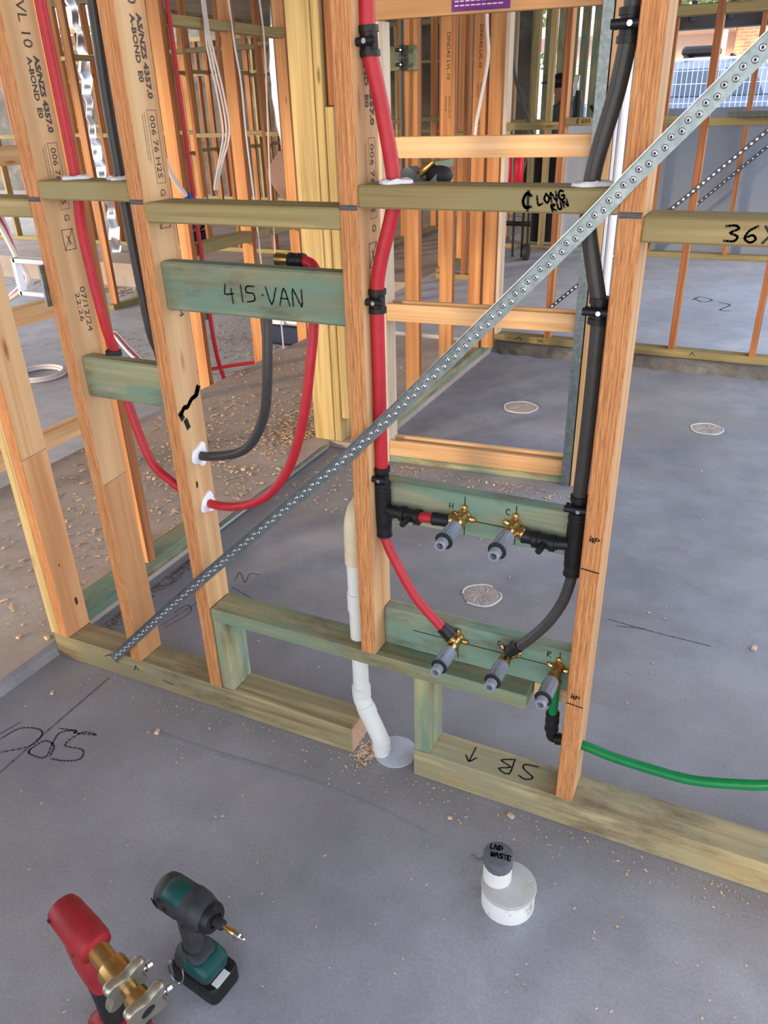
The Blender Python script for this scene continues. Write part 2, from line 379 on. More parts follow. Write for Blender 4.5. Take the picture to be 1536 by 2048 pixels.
# ================================================================== STRUCTURE
ZU, ZP, ZG = .03, -.20, .05          # raised slab, sunken floor, garage slab
XS = -.305                           # slab step beside the wet area
bm = BM(); box(bm, (XS, -4, -.2), (7, 1.66, 0), 0); box(bm, (-.10, 1.66, -.2), (7, 3.46, 0), 0); struct('floor', bm, 'conc', 'grey concrete floor of the wet area with pencil set-out lines')
bm = BM()
def slabpoly(bm, pts, z0, z1, b=.004):
    q = BM(); vs = [q.verts.new((x, y, z1)) for x, y in pts]; f = q.faces.new(vs)
    r = bmesh.ops.extrude_face_region(q, geom=[f]); bmesh.ops.translate(q, verts=[v for v in r['geom'] if isinstance(v, bmesh.types.BMVert)], vec=(0, 0, z0-z1))
    bmesh.ops.recalc_face_normals(q, faces=q.faces); return merge(bm, q)
slabpoly(bm, [(-1.32, -4), (XS, -4), (XS, 1.66), (-.10, 1.66), (-.10, 3.44), (-1.32, 3.44)], -.3, ZU)
struct('floor.001', bm, 'conc_warm', 'dusty raised concrete slab left of the wet area step')
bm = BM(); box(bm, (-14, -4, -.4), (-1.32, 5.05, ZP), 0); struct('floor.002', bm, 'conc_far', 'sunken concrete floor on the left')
bm = BM(); box(bm, (-14, 5.05, -.4), (-1.32, 14, ZU), 0); struct('floor.003', bm, 'conc_warm', 'far raised concrete floor with sandy riser')
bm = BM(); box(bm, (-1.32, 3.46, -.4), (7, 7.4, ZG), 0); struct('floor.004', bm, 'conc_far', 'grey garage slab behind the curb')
# rough concrete curb in front of the garage slab, uneven face
bm = BM(); n = 160
rows = []
for i in range(n+1):
    x = -.1+7*i/n
    rows.append([bm.verts.new((x, 3.455-.02*rnd(), ZG)), bm.verts.new((x, 3.43-.03*rnd(), ZG-.008*rnd())), bm.verts.new((x, 3.405-.03*rnd(), .025+.012*rnd())), bm.verts.new((x, 3.37-.045*rnd(), -.01)), bm.verts.new((x, 3.47, -.02)), bm.verts.new((x, 3.47, ZG))])
for a, b in zip(rows, rows[1:]):
    for k in range(6): bm.faces.new((a[k], b[k], b[(k+1) % 6], a[(k+1) % 6]))
bmesh.ops.recalc_face_normals(bm, faces=bm.faces)
struct('trim_1', bm, 'conc_edge', 'rough broken concrete edge below the far wall plate')
# dark flashing strip along the slab step in the doorway and in front
bm = BM(); tube(bm, spline([(XS+.012, .70, .012), (XS+.02, 1.0, .02), (XS+.01, 1.3, .014), (XS+.015, 1.6, .02)], 6), .012, 8)
struct('trim_2', bm, 'galv', 'grey flashing along the slab step in the doorway', True)
bm = BM(); loft(bm, [[(XS-.004, y, ZU+.002), (XS+.016+.004*math.sin(y*9), y, ZU-.004), (XS+.022+.005*math.sin(y*7), y, 0), (XS-.004, y, 0)] for y in [-1.6+.06*i for i in range(28)]])
struct('trim_3', bm, 'conc', 'rounded concrete lip of the slab step')
# roof lining over the house, unseen edges shaped for the daylight, and grey garage wall
bm = BM(); box(bm, (-7.5, -2.7, 2.7), (3.6, .6, 2.8), 0); box(bm, (-7.5, .6, 2.7), (2.0, 12, 2.8), 0); struct('ceiling', bm, 'ceil')
bm = BM(); box(bm, (-1.8, -2.7, ZU), (-.2, -2.6, 2.7), 0); struct('wall_sun_blocker', bm, 'house', 'added unseen wall piece behind the photographer that blocks the sun')  # unseen wall added to keep the low sun off the near studs
bm = BM(); box(bm, (-.16, 6.96, ZG), (7, 7.06, 1.16), .002); box(bm, (-.16, 6.94, 1.16), (7, 7.08, 1.30), .003)
o = struct('wall_back', bm, 'wallgrey', 'low grey garage wall below the opening')
bm = BM(); box(bm, (-.16, 6.9, 1.90), (7, 7.08, 2.08), .004)
for x in (.42, .72, 1.25): box(bm, (x, 6.86, 1.95), (x+.04, 6.9, 2.1), .002)
struct('trim_4', bm, 'beam', 'dark steel lintel over the garage opening')
bm = BM(); box(bm, (-14, 11.4, ZU), (-2.2, 11.5, 2.7), 0); struct('wall_left', bm, 'conc_edge', 'dark wrapped outer wall far behind the studs')
# circular floor wastes cast flush in the wet area
def waste(name, c, r, label, broken=False):
    t = thing(name, label, 'floor waste', (c[0], c[1], 0))
    b = BM(); N = 40; R_ = []
    for k in range(N):
        a = 2*math.pi*k/N; ca, sa = math.cos(a), math.sin(a); j = r*(1+.03*math.sin(a*5))
        R_.append([b.verts.new((c[0]+ca*q*j, c[1]+sa*q*j, z)) for q, z in ((.94, .001), (.95, .004), (1.02, .004), (1.03, .001))])
    for k in range(N):
        if broken and (k in range(4, 8) or k in range(22, 27)): continue
        A, B = R_[k], R_[(k+1) % N]
        for i in range(3): b.faces.new((A[i], B[i], B[i+1], A[i+1]))
    add('rim', b, 'pvc', t)
    b = BM(); N = 28; g = [b.verts.new((c[0], c[1], .002))]
    rr = [[b.verts.new((c[0]+math.cos(2*math.pi*k/N)*r*q, c[1]+math.sin(2*math.pi*k/N)*r*q, .0015+(.004*rnd() if q < .9 else 0))) for k in range(N)] for q in (.3, .55, .78, .94)]
    for k in range(N): b.faces.new((g[0], rr[0][k], rr[0][(k+1) % N]))
    for A, B in zip(rr, rr[1:]):
        for k in range(N): b.faces.new((A[k], B[k], B[(k+1) % N], A[(k+1) % N]))
    bmesh.ops.recalc_face_normals(b, faces=b.faces); add('grout_fill', b, 'conc_warm', t, sm=False)
    return t
waste('floor_waste', (.735, .765), .062, 'round floor waste with broken white rim behind the green tap boards', True)
waste('floor_waste', (1.25, 2.50), .072, 'round floor waste with pale rim right of the tall stud')
t = waste('floor_waste', (.36, 2.47), .085, 'cement-smeared floor waste seen through the pocket door frame')
# ================================================================== MAIN STUD WALL
D, H = .0834, .0757
XST = [-.2612, .0016, .2635, .7103, 1.16]; TW = .035
WALL = thing('stud_framework', 'near timber stud wall with green tap boards, noggings and bottom plate', 'stud wall', (.5, D/2, 0))
studs = []
for i, x in enumerate(XST):
    studs.append(timber('stud', WALL, (x, 0, .3205 if i == 3 else H), (x+TW, D, 2.4), 'lvl', 'z', 'x'))
timber('stud', WALL, (XST[0]-.033, .002, H), (XST[0]-.001, D, 2.4), 'post', 'z', 'x', label='pale green treated corner stud')
timber('stud', WALL, (1.68, 0, H), (1.715, D, 2.4), 'lvl', 'z', 'x')
timber('bottom_plate', WALL, (-.285, 0, 0), (.672, D, H), 'plate', 'x', 'z', .003, 'left length of treated bottom plate with arrow marks')
b = BM(); b.faces.new([b.verts.new(q) for q in ((.6722, .003, .002), (.6722, D-.003, .002), (.6722, D-.003, H-.002), (.6722, .003, H-.002))]); add('sawn_end', b, 'endgrain', WALL, sm=False, label='pinkish sawn end of the plate')
PL2 = timber('bottom_plate', WALL, (.832, 0, 0), (2.6, D, H), 'plate', 'x', 'z', .003, 'right length of treated bottom plate with marker writing')
timber('top_plate', WALL, (-.285, 0, 2.4), (2.6, D, 2.47), 'plate', 'x', 'z', .003)
Z1, Z2, Z3 = 1.197, 1.2325, 1.2675
timber('nogging', WALL, (XST[0]+TW, .001, Z1), (XST[1], D-.001, Z2), 'olive', 'x', 'z', .003)
timber('nogging', WALL, (XST[1]+TW, -.001, Z2), (XST[2], D-.001, Z3), 'olive', 'x', 'z', .003, 'knotty treated nogging with sealed pipe holes')
timber('nogging', WALL, (XST[2]+TW, -.001, Z1), (XST[3], D-.001, Z2), 'olive', 'x', 'z', .003)
N4 = timber('nogging', WALL, (XST[3]+TW, -.001, Z2), (XST[4], D-.001, Z3), 'olive', 'x', 'z', .003, 'treated nogging with upside-down marker writing')
N5 = timber('nogging', WALL, (XST[4]+TW, -.001, Z1), (1.68, D-.001, Z2), 'olive', 'x', 'z', .003, 'treated nogging marked 36X')
VAN = timber('backing_board', WALL, (XST[2]+TW, .018, 1.030), (XST[3], .056, 1.124), 'teal', 'x', 'y', .004, 'weathered blue-green board marked 415 VAN')
timber('backing_board', WALL, (XST[1]+TW, .016, .818), (XST[2], .052, .910), 'green', 'x', 'y', .004, 'short green-brown board behind red pipe')
BU = timber('backing_board', WALL, (XST[3]+TW, .048, .634), (XST[4], D, .722), 'teal', 'x', 'y', .003, 'upper tap board marked H and C')
BL = timber('backing_board', WALL, (XST[3]+TW, .048, .3215), (XST[4], D, .417), 'teal', 'x', 'y', .003, 'lower tap board with three marked taps')
SH = timber('raised_plate', WALL, (XST[2]+TW+.003, 0, .286), (1.082, .080, .3205), 'green', 'x', 'z', .003, 'raised green nogging carrying the middle stud')
timber('packer', WALL, (1.084, .05, .288), (XST[4], .083, .320), 'pine', 'x', 'z', .002, 'bare pine packer under the lower tap board')
timber('trimmer_block', WALL, (XST[2]+TW+.002, .003, H), (XST[2]+TW+.038, .082, .286), 'green', 'z', 'x', .003)
timber('trimmer_block', WALL, (.833, .003, H), (.871, .082, .286), 'green', 'z', 'x', .003)
# pencil bars across the stud edges at nogging height and marker lettering
for i, x in enumerate(XST):
    b = BM()
    for k in range(9): ribbon(b, [Vector((x+.002, -.0006, Z2-.004+.001*k+rnd()*.001)), Vector((x+TW-.002, -.0006, Z2-.004+.001*k+rnd()*.001))], .0011, (0, -1, 0))
    add('pencil_mark', b, 'pencil', studs[i], sm=False)
R_, U_ = (1, 0, 0), (0, 0, 1)
write(VAN, '415.VAN', (.445, .018, 1.06), R_, U_, .030, .0030, adv=.95)
write(N5, '36X', (1.305, -.001, 1.203), R_, U_, .021, .0030, adv=1.15)
write(N4, 'l', (1.020, -.001, 1.2395), (1, 0, 0), (0, 0, 1), .020, .0042)
write(N4, 'LONG', (1.043, -.001, 1.244), (.97, 0, .22), (-.22, 0, .97), .0125, .0028, adv=.85)
write(N4, 'RUN', (1.066, -.001, 1.2352), (.92, 0, .36), (-.36, 0, .92), .0095, .0026, adv=.95)
# date stamps, box mark and product print on the stud faces
def lvlprint(x, par, zt):
    rt, up = (0, 0, -1), (0, 1, 0); X = x+TW; P = lambda y, z: Vector((X+.0006, y, z))
    T = lambda t, y, dz, size, span, bold=0.: printed(None, t, (X, y, zt-dz), rt, up, size, span=span, bold=bold)
    add('stamp', T('DINDAS LVL 10', .038, -.235, .031, .222), 'print', par, sm=False)
    b = T('AS/NZS 4357.0', .055, 0, .0175, .131, .0007); merge(b, T('A-BOND  E0', .038, .002, .0165, .103, .0005)); add('stamp', b, 'print', par, sm=False)
    b = T('006 76 H2S', .050, .157, .0195, .106); merge(b, T('G', .050, .281, .0195, .0135))
    z0, z1, ya, yb = zt-.149, zt-.272, .045, .069
    for q in ([P(ya, z0), P(yb, z0)], [P(yb, z0), P(yb, z1)], [P(ya, z1), P(yb, z1)], [P(ya, z0), P(ya, z1)]): ribbon(b, q, .0008, (1, 0, 0))
    merge(b, T('for dry interior use only when treated timber exposed keep dry', .036, .152, .005, .085)); merge(b, T('made from certified plantation pine veneers batch', .030, .156, .005, .075))
    z0, z1, ya, yb = zt-.311, zt-.351, .035, .064
    for q in ([P(ya, z0), P(yb, z0)], [P(yb, z0), P(yb, z1)], [P(ya, z1), P(yb, z1)], [P(ya, z0), P(ya, z1)], [P(ya, z1), P(yb, z0)], [P(ya+.01, z0-.012), P(yb-.008, z1+.010)], [P(.05, z0-.014), P(.05, z1+.008)]): ribbon(b, q, .0014, (1, 0, 0))
    add('stamp', b, 'print', par, sm=False)
    b = T('07/12/24', .052, .428, .0205, .097); merge(b, T('22:26', .036, .437, .0165, .063)); add('stamp', b, 'print', par, sm=False)
lvlprint(XST[1], studs[1], 1.481); lvlprint(XST[2], studs[2], 1.533); lvlprint(XST[3], studs[3], 1.483)
# splice lines and dark glue marks on two stud faces
for i, z in ((0, .62), (1, .60)):
    timber('veneer', studs[i], (XST[i]+TW-.0002, .0025, H+.002), (XST[i]+TW+.0003, D-.0025, z), 'veneer', 'z', 'x', 0)
    b = BM(); ribbon(b, [Vector((XST[i]+TW+.0005, .002, z)), Vector((XST[i]+TW+.0005, D-.002, z+.004))], .0014, (1, 0, 0)); add('splice_line', b, 'pencil', studs[i], sm=False)
b = BM(); X = XST[2]+TW+.0006
for pts, w in (([(.010, .812), (.022, .822), (.034, .822), (.05, .833), (.068, .838), (.074, .851)], .010), ([(.008, .813), (.012, .804)], .013), ([(.070, .842), (.076, .850)], .014), ([(.022, .792), (.026, .779)], .013)):
    ribbon(b, spline([Vector((X, y, z)) for y, z in pts], 4), w, (1, 0, 0))
add('glue_mark', b, 'ink', studs[2], sm=False)
for i_, y_, z_, r_ in ((2, .026, .640, .0055), (0, .055, .168, .0085), (0, .030, .30, .003)):
    b = BM(); X = XST[i_]+TW+.0006; b.faces.new([b.verts.new((X, y_+r_*.62*math.cos(k*math.pi/8)*(1+.1*rnd()), z_+r_*1.5*math.sin(k*math.pi/8)*(1+.1*rnd()))) for k in range(16)]); add('knot', b, 'knot', studs[i_], sm=False)
# arrows and crow's-foot marks on the front of the plate, set-out marks on the tap boards
LP = [c for c in WALL.children if c.name.startswith('bottom_plate')][0]
b = BM()
for pts in ([(-.095, .055), (-.070, .068), (-.052, .045)], [(-.070, .068), (-.075, .060)], [(.005, .038), (.012, .055), (.020, .042)], [(.105, .036), (.135, .031)]):
    ribbon(b, [Vector((x, -.0005, z)) for x, z in pts], .0026, (0, -1, 0))
add('marker_writing', b, 'ink', LP, sm=False)
write(PL2, 'SB ^', (1.105, .066, H), (-1, 0, 0), (0, -1, 0), .046, .0034, adv=1.1)
b = BM(); L = lambda *p: [Vector((x, .0474, z)) for x, z in p]
for pts in (L((.925, .718), (.925, .637)), L((1.026, .718), (1.026, .637)), L((.865, .6705), (1.115, .668))): ribbon(b, pts, .0018, (0, -1, 0))
add('marker_writing', b, 'ink', BU, sm=False)
write(BU, 'H', (.893, .048, .688), R_, U_, .012, .0016); write(BU, 'C', (1.006, .048, .697), R_, U_, .012, .0016)
b = BM()
for pts in (L((.918, .408), (.918, .335)), L((1.030, .408), (1.030, .345)), L((1.132, .413), (1.132, .395)), L((.815, .375), (1.15, .376))): ribbon(b, pts, .0018, (0, -1, 0))
add('marker_writing', b, 'ink', BL, sm=False)
write(BL, 'C', (1.003, .048, .392), R_, U_, .012, .0016); write(BL, 'R', (1.106, .048, .396), R_, U_, .013, .0016)
b = BM(); S5 = studs[4]
for z in (.642, .333): ribbon(b, [Vector((1.163, -.0006, z+.002)), Vector((1.193, -.0006, z-.001))], .0026, (0, -1, 0))
add('marker_writing', b, 'ink', S5, sm=False)
write(S5, 'WP', (1.170, 0, .702), (1, 0, -.3), (.3, 0, 1), .011, .0016, adv=.85); write(S5, 'WP', (1.168, 0, .350), (1, 0, -.3), (.3, 0, 1), .011, .0016, adv=.85)
# small nail heads
for o_, x, y, z in ((SH, .92, .04, .3206), (SH, .925, .055, .3206), (LP, .0, .05, H+.0002)):
    b = BM(); lathe(b, (x, y, z-.002), (0, 0, 1), [(0, .004), (.0024, .004), (.0028, .003)], 10); add('nail_head', b, 'steel', o_)
# ================================================================== PERFORATED BRACE
p0, p1 = Vector((-.062, -.0035, .058)), Vector((1.66, -.0035, 1.795))
bend = [Vector((-.062, -.0035, .058)), Vector((.25, -.0032, .362)), Vector((.575, -.003, .668)), Vector((.745, -.003, .829)), Vector((1.09, -.003, 1.189)), Vector((1.235, -.003, 1.347)), Vector((1.66, -.003, 1.79))]
BR = thing('brace_strap', 'long galvanised perforated strap brace nailed diagonally across the near studs', 'strap brace', bend[3])
PB = spline(bend, 12); b = BM(); secs = []
for i, q in enumerate(PB):
    t = (PB[min(i+1, len(PB)-1)]-PB[max(i-1, 0)]).normalized(); nrm = Vector((-t.z, 0, t.x))
    lip = min(1., i/8)*.011; hw = .0125
    secs.append([q-nrm*hw, q-nrm*hw+Vector((0, -.0012, 0)), q+nrm*(hw-.0012)+Vector((0, -.0012, 0)), q+nrm*(hw-.001)+Vector((0, -.0014-lip, 0)), q+nrm*hw+Vector((0, -.0014-lip, 0)), q+nrm*hw])
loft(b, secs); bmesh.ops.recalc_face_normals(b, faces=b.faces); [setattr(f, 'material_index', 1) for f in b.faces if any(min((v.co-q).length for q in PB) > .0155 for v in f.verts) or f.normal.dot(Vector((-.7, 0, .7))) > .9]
add('strap', b, ['galv', 'steel'], BR, sm=False)  # top lip faces get brighter steel to paint in the light they catch
ln = [0]
for a, c in zip(PB, PB[1:]): ln.append(ln[-1]+(c-a).length)
b = BM(); b2 = BM(); s = .012; k = 0
while s < ln[-1]:
    i = max(j for j in range(len(ln)) if ln[j] <= s); i = min(i, len(PB)-2)
    t = (PB[i+1]-PB[i]).normalized(); q = PB[i]+t*(s-ln[i]); nrm = Vector((-t.z, 0, t.x)); q = q+nrm*(.0018 if k % 2 else -.0026)+Vector((0, -.0012, 0))
    N = 12; rr = []
    for r, dy in ((.0046, 0), (.0034, -.0017), (.0022, -.0020), (.0011, -.0006)):
        rr.append([b.verts.new(q+(t*math.cos(2*math.pi*j/N)+nrm*math.sin(2*math.pi*j/N))*r+Vector((0, dy, 0))) for j in range(N)])
    for A, B in zip(rr, rr[1:]):
        for j in range(N): b.faces.new((A[j], A[(j+1) % N], B[(j+1) % N], B[j]))
    b2.faces.new([b2.verts.new(q+(t*math.cos(2*math.pi*j/N)+nrm*math.sin(2*math.pi*j/N))*.0012+Vector((0, -.0009, 0))) for j in range(N)])
    s += .0135; k += 1
add('dimple', b, 'steel', BR, kind='stuff'); add('nail_hole', b2, 'ink', BR, kind='stuff', sm=False)  # brighter steel stands in for the highlights on the dimples
# ================================================================== PIPES AND FITTINGS ON THE NEAR WALL
PY = .036
def pipe(root, name, pts, r, mat, n=6, seg=16, label=None): 
    return add(name, tube(BM(), spline(pts, n), r, seg), mat, root, label=label)
def clip(root, c, d, r, side=-1):
    """black twin-band saddle clip with a screw barrel across the front, around direction d"""
    c, d = Vector(c), Vector(d).normalized(); b = BM()
    for s in (-.017, .015): lathe(b, c+d*(s-.0045), d, [(0, r+.0004), (0, r+.0040), (.009, r+.0040), (.009, r+.0004)], 22)
    lathe(b, c-d*.012, d, [(0, r+.0003), (0, r+.0016), (.022, r+.0016), (.022, r+.0003)], 22)
    x = Vector((1, 0, 0)); x = (x-d*x.dot(d)).normalized(); yb = c+Vector((0, -r-.0075, 0))
    tube(b, [yb-x*.021, yb+x*.021], .0062, 12); tube(b, [yb+x*.020+d*.012, yb+x*.020-d*.012], .0045, 8); tube(b, [yb-x*.014+Vector((0, .012, 0)), yb-x*.02+Vector((0, .012, 0))], .006, 8)
    o = add('pipe_clip', b, 'black', root)
    b = BM(); tube(b, [yb+x*.004+Vector((0, -.0052, 0)), yb+x*.004+Vector((0, -.0075, 0))], .0038, 10); add('screw', b, 'steel', o)
def sleeve(b, p, q, r, ribs=3):
    p, q = Vector(p), Vector(q); L = (q-p).length
    prof = [(0, r*.8), (0, r), (L*.12, r*1.06), (L*.2, r)]
    for k in range(ribs): s = L*(.35+.14*k); prof += [(s, r), (s+L*.02, r*1.07), (s+L*.07, r*1.07), (s+L*.09, r)]
    prof += [(L*.88, r), (L*.9, r*1.08), (L, r*1.08), (L, r*.8)]
    lathe(b, p, q-p, prof, 22)
def seal(root, c, n, r=.02):
    c, n = Vector(c), Vector(n).normalized(); u = n.orthogonal().normalized(); w = n.cross(u); b = BM(); N = 22
    ring = lambda q, h: [b.verts.new(c+(u*math.cos(2*math.pi*k/N)*1+w*math.sin(2*math.pi*k/N))*r*q*(1+.14*math.sin(6*math.pi*k/N+r*900)+.08*math.sin(10*math.pi*k/N)+.03*rnd())+n*h*(1+.5*rnd())) for k in range(N)]
    rs = [ring(1.15, -.0005), ring(1.1, .003), ring(.9, .005), ring(.62, .004)]
    for A, B in zip(rs, rs[1:]):
        for k in range(N): b.faces.new((A[k], A[(k+1) % N], B[(k+1) % N], B[k]))
    b.faces.new(rs[-1]); bmesh.ops.recalc_face_normals(b, faces=b.faces); add('sealant', b, 'sealant', root)
rp_ = .0122
HOT = thing('hot_water_pipe', 'thick red pipe with black clips dropping beside the middle stud to a black tee', 'pipe', (.755, PY, 1.0))
pipe(HOT, 'pipe', [(.752, PY, 2.39), (.752, PY, 1.75), (.7545, PY, 1.53), (.756, PY, 1.462), (.772, PY+.003, 1.385), (.788, PY+.004, 1.30), (.793, PY+.004, 1.25), (.786, PY+.004, 1.215), (.764, PY, 1.135), (.7575, PY, 1.075), (.7565, PY, .90), (.7565, PY, .74), (.7565, PY, .70)], rp_, 'red')
clip(HOT, (.7565, PY, 1.466), (.05, 0, -1), rp_); clip(HOT, (.7575, PY, 1.078), (0, 0, 1), rp_); clip(HOT, (.7565, PY, .738), (0, 0, 1), rp_)
seal(HOT, (.794, PY+.004, Z3+.001), (0, 0, 1), .024)
b = BM(); sleeve(b, (.7565, PY, .668), (.7565, PY, .724), .0158); sleeve(b, (.7575, PY, .655), (.7585, PY, .605), .0150, 2)
tube(b, [(.7565, PY, .69), (.7575, PY, .64)], .0165, 20); tube(b, [(.757, PY, .667), (.79, PY-.008, .667)], .0115, 16); sleeve(b, (.779, PY-.006, .667), (.832, PY-.010, .668), .0125)
o = add('tee_fitting', b, 'black', HOT)
clip(HOT, (.822, PY-.010, .668), (1, -.05, 0), .0120)
pipe(HOT, 'branch_pipe', [(.828, PY-.010, .668), (.882, PY-.010, .672)], .0100, 'red')
add('coupling', (lambda b: (sleeve(b, (.868, PY-.010, .671), (.905, PY-.010, .673), .0128, 0), b)[1])(BM()), 'black', HOT)
pipe(HOT, 'lower_pipe', [(.7585, PY, .615), (.762, PY-.002, .595), (.780, PY-.006, .560), (.827, PY-.010, .483), (.880, PY-.012, .430), (.902, PY-.012, .412)], .0102, 'red')
add('coupling', (lambda b: (sleeve(b, (.890, PY-.012, .421), (.911, PY-.012, .403), .0130, 0), b)[1])(BM()), 'black', HOT)
# cold: dark grey pipe
COLD = thing('cold_water_pipe', 'thick dark grey pipe with black clips beside the tall right stud', 'pipe', (1.14, PY, 1.0))
pipe(COLD, 'pipe', [(1.143, PY, 2.39), (1.143, PY, 1.8), (1.144, PY, 1.53), (1.144, PY, 1.468), (1.134, PY+.003, 1.39), (1.114, PY+.004, 1.30), (1.110, PY+.004, 1.25), (1.112, PY+.004, 1.21), (1.128, PY, 1.145), (1.1405, PY, 1.09), (1.1425, PY, 1.02), (1.1425, PY, .90), (1.1405, PY, .77), (1.1405, PY, .72)], rp_+.0004, 'grey_pipe')
clip(COLD, (1.143, PY, 1.466), (0, 0, 1), rp_); clip(COLD, (1.1405, PY, 1.090), (0, 0, 1), rp_)
clip(COLD, (1.1405, PY, .748), (0, 0, 1), rp_)
seal(COLD, (1.110, PY+.004, Z3+.001), (0, 0, 1), .025)
b = BM(); sleeve(b, (1.140, PY, .665), (1.1405, PY, .727), .0158); sleeve(b, (1.140, PY, .650), (1.1405, PY, .605), .0152, 2); tube(b, [(1.140, PY, .69), (1.140, PY, .64)], .0165, 20)
tube(b, [(1.140, PY, .668), (1.105, PY-.008, .668)], .0115, 16); sleeve(b, (1.112, PY-.008, .668), (1.046, PY-.010, .672), .0128)
add('tee_fitting', b, 'black', COLD); clip(COLD, (1.088, PY-.010, .669), (1, -.05, 0), .0120)
pipe(COLD, 'lower_pipe', [(1.1405, PY, .612), (1.1395, PY-.002, .590), (1.130, PY-.006, .545), (1.108, PY-.010, .495), (1.072, PY-.012, .443), (1.045, PY-.012, .412)], .0104, 'grey_pipe')
add('coupling', (lambda b: (sleeve(b, (1.054, PY-.012, .424), (1.034, PY-.012, .401), .0132, 0), b)[1])(BM()), 'black', COLD)
# rain water: green
RAIN = thing('rain_water_pipe', 'green pipe curving out of the right stud above the plate', 'pipe', (1.2, .042, .2))
pipe(RAIN, 'pipe', [(1.150, .046, .196), (1.20, .046, .195), (1.26, .047, .186), (1.333, .05, .181), (1.41, .05, .184), (1.49, .05, .207), (1.56, .05, .238), (1.7, .05, .33)], .0100, 'green_pipe')
pipe(RAIN, 'riser', [(1.131, .030, .375), (1.131, .034, .30), (1.131, .036, .235)], .0098, 'green_pipe')
b = BM(); sleeve(b, (1.131, .036, .268), (1.131, .037, .222), .0135, 2); tube(b, spline([(1.131, .037, .230), (1.131, .038, .206), (1.137, .040, .198), (1.152, .044, .1965)], 6), .0105, 16); sleeve(b, (1.140, .041, .1965), (1.159, .045, .196), .0125, 1)
add('elbow_fitting', b, 'black', RAIN)
# brass lugged elbows with grey test plugs
def tap(c, inlet, label, lugs=((0, 1), (1, -.25), (-1, .1))):
    c = Vector(c); t = thing('wall_elbow', label, 'wall elbow', c, 'brass wall elbows with grey test plugs')
    dr = Vector((-.045, -1, -.055)).normalized(); b = BM()
    lathe(b, c+Vector((0, .012, 0)), dr, [(0, .0135), (.004, .0140), (.008, .0112), (.028, .0112), (.030, .0130), (.038, .0134), (.041, .0122), (.050, .0122), (.050, .008)], 22)
    iv = Vector(inlet).normalized(); lathe(b, c+Vector((0, -.010, 0)), iv, [(0, .009), (.014, .0098), (.018, .0125), (.021, .0125), (.024, .0105), (.034, .0105), (.034, .006)], 20)
    body = add('elbow_body', b, 'brass', t)
    for lx, lz in lugs:
        v = Vector((lx, 0, lz)).normalized(); q = c+v*.0185+Vector((0, .0105, 0)); b = BM()
        lathe(b, q, (0, -1, 0), [(0, .0060), (.0035, .0060), (.0035, .003)], 14); tube(b, [c+Vector((0, .009, 0)), q+Vector((0, -.0015, 0))], .0045, 8)
        lg = add('lug', b, 'brass', t); b = BM(); lathe(b, q+Vector((0, -.0035, 0)), (0, -1, 0), [(0, .0044), (.0010, .0042), (.0018, .0028), (.0020, .0005)], 14); add('screw', b, 'brass', lg)
    a = c+Vector((0, .012, 0))+dr*.034; b = BM()
    lathe(b, a, dr, [(.012, .0110), (.012, .0142), (.020, .0150), (.022, .0146), (.058, .0142), (.060, .0158), (.063, .0158), (.063, .010)], 26)
    for k in range(10):
        an = 2*math.pi*k/10; u = dr.orthogonal().normalized(); w = dr.cross(u); rv = (u*math.cos(an)+w*math.sin(an))
        tube(b, [a+rv*.0145+dr*.022, a+rv*.0142+dr*.056], .0011, 6)
    pg = add('test_plug', b, 'plug', t)
    b = BM(); lathe(b, a, dr, [(.0625, .012), (.0625, .0165), (.064, .0175), (.0660, .0165), (.0660, .012)], 26); add('rubber_ring', b, 'rubber', pg)
    b = BM(); pr = [(.066, .0098)]
    for k in range(5): pr += [(.067+.003*k, .0098), (.0682+.003*k, .0112), (.0692+.003*k, .0112)]
    pr += [(.082, .0104), (.084, .0098), (.084, .0068), (.072, .0060), (.072, .0005)]
    lathe(b, a, dr, pr, 26); add('threaded_end', b, 'plug', pg)
    b = BM(); lathe(b, a+dr*.0721, dr, [(0, .0059), (.0004, .0058)], 20); add('bore', b, 'rubber', pg)
    return t
tap((.925, .036, .678), (-1, 0, -.15), 'brass elbow with grey plug on upper board under the letter H')
tap((1.026, .036, .680), (1, 0, -.25), 'brass elbow with grey plug on upper board under the letter C')
tap((.918, .036, .386), (-.75, 0, .7), 'brass elbow with grey plug where the red pipe ends on lower board')
tap((1.030, .036, .386), (.65, 0, .75), 'brass elbow with grey plug where the grey pipe ends on lower board', ((-.9, .45), (1, -.25), (-.2, -1)))
tap((1.131, .036, .378), (0, .02, -1), 'brass elbow with grey plug under the letter R above green pipe')
# red and black pipes in the left bays
H2 = thing('hot_water_pipe', 'thin-looking red pipe in the leftmost bay curving through the third stud', 'pipe', (.09, .045, 1.0))
pipe(H2, 'pipe', [(.095, .045, 2.39), (.093, .045, 1.9), (.092, .045, 1.56), (.093, .045, 1.44), (.094, .045, 1.27), (.083, .045, 1.16), (.090, .050, .98), (.095, .060, .92), (.100, .062, .85), (.112, .054, .79), (.154, .046, .669), (.205, .045, .625), (.262, .050, .592), (.300, .052, .582), (.345, .05, .583), (.392, .05, .593), (.440, .05, .614), (.482, .05, .646), (.525, .05, .700), (.556, .05, .765), (.583, .05, .85), (.597, .055, .93), (.604, .066, 1.00), (.608, .069, 1.05), (.613, .072, 1.085), (.612, .078, 1.108), (.602, .084, 1.121), (.588, .087, 1.126), (.573, .088, 1.127)], .0102, 'red')
seal(H2, (XST[2]+TW+.001, .053, .582), (1, 0, 0), .021); seal(H2, (.094, .045, Z3+.001), (0, 0, 1), .024)
b = BM(); sleeve(b, (.583, .088, 1.127), (.551, .089, 1.127), .0135, 1); add('coupling', b, 'black', H2)
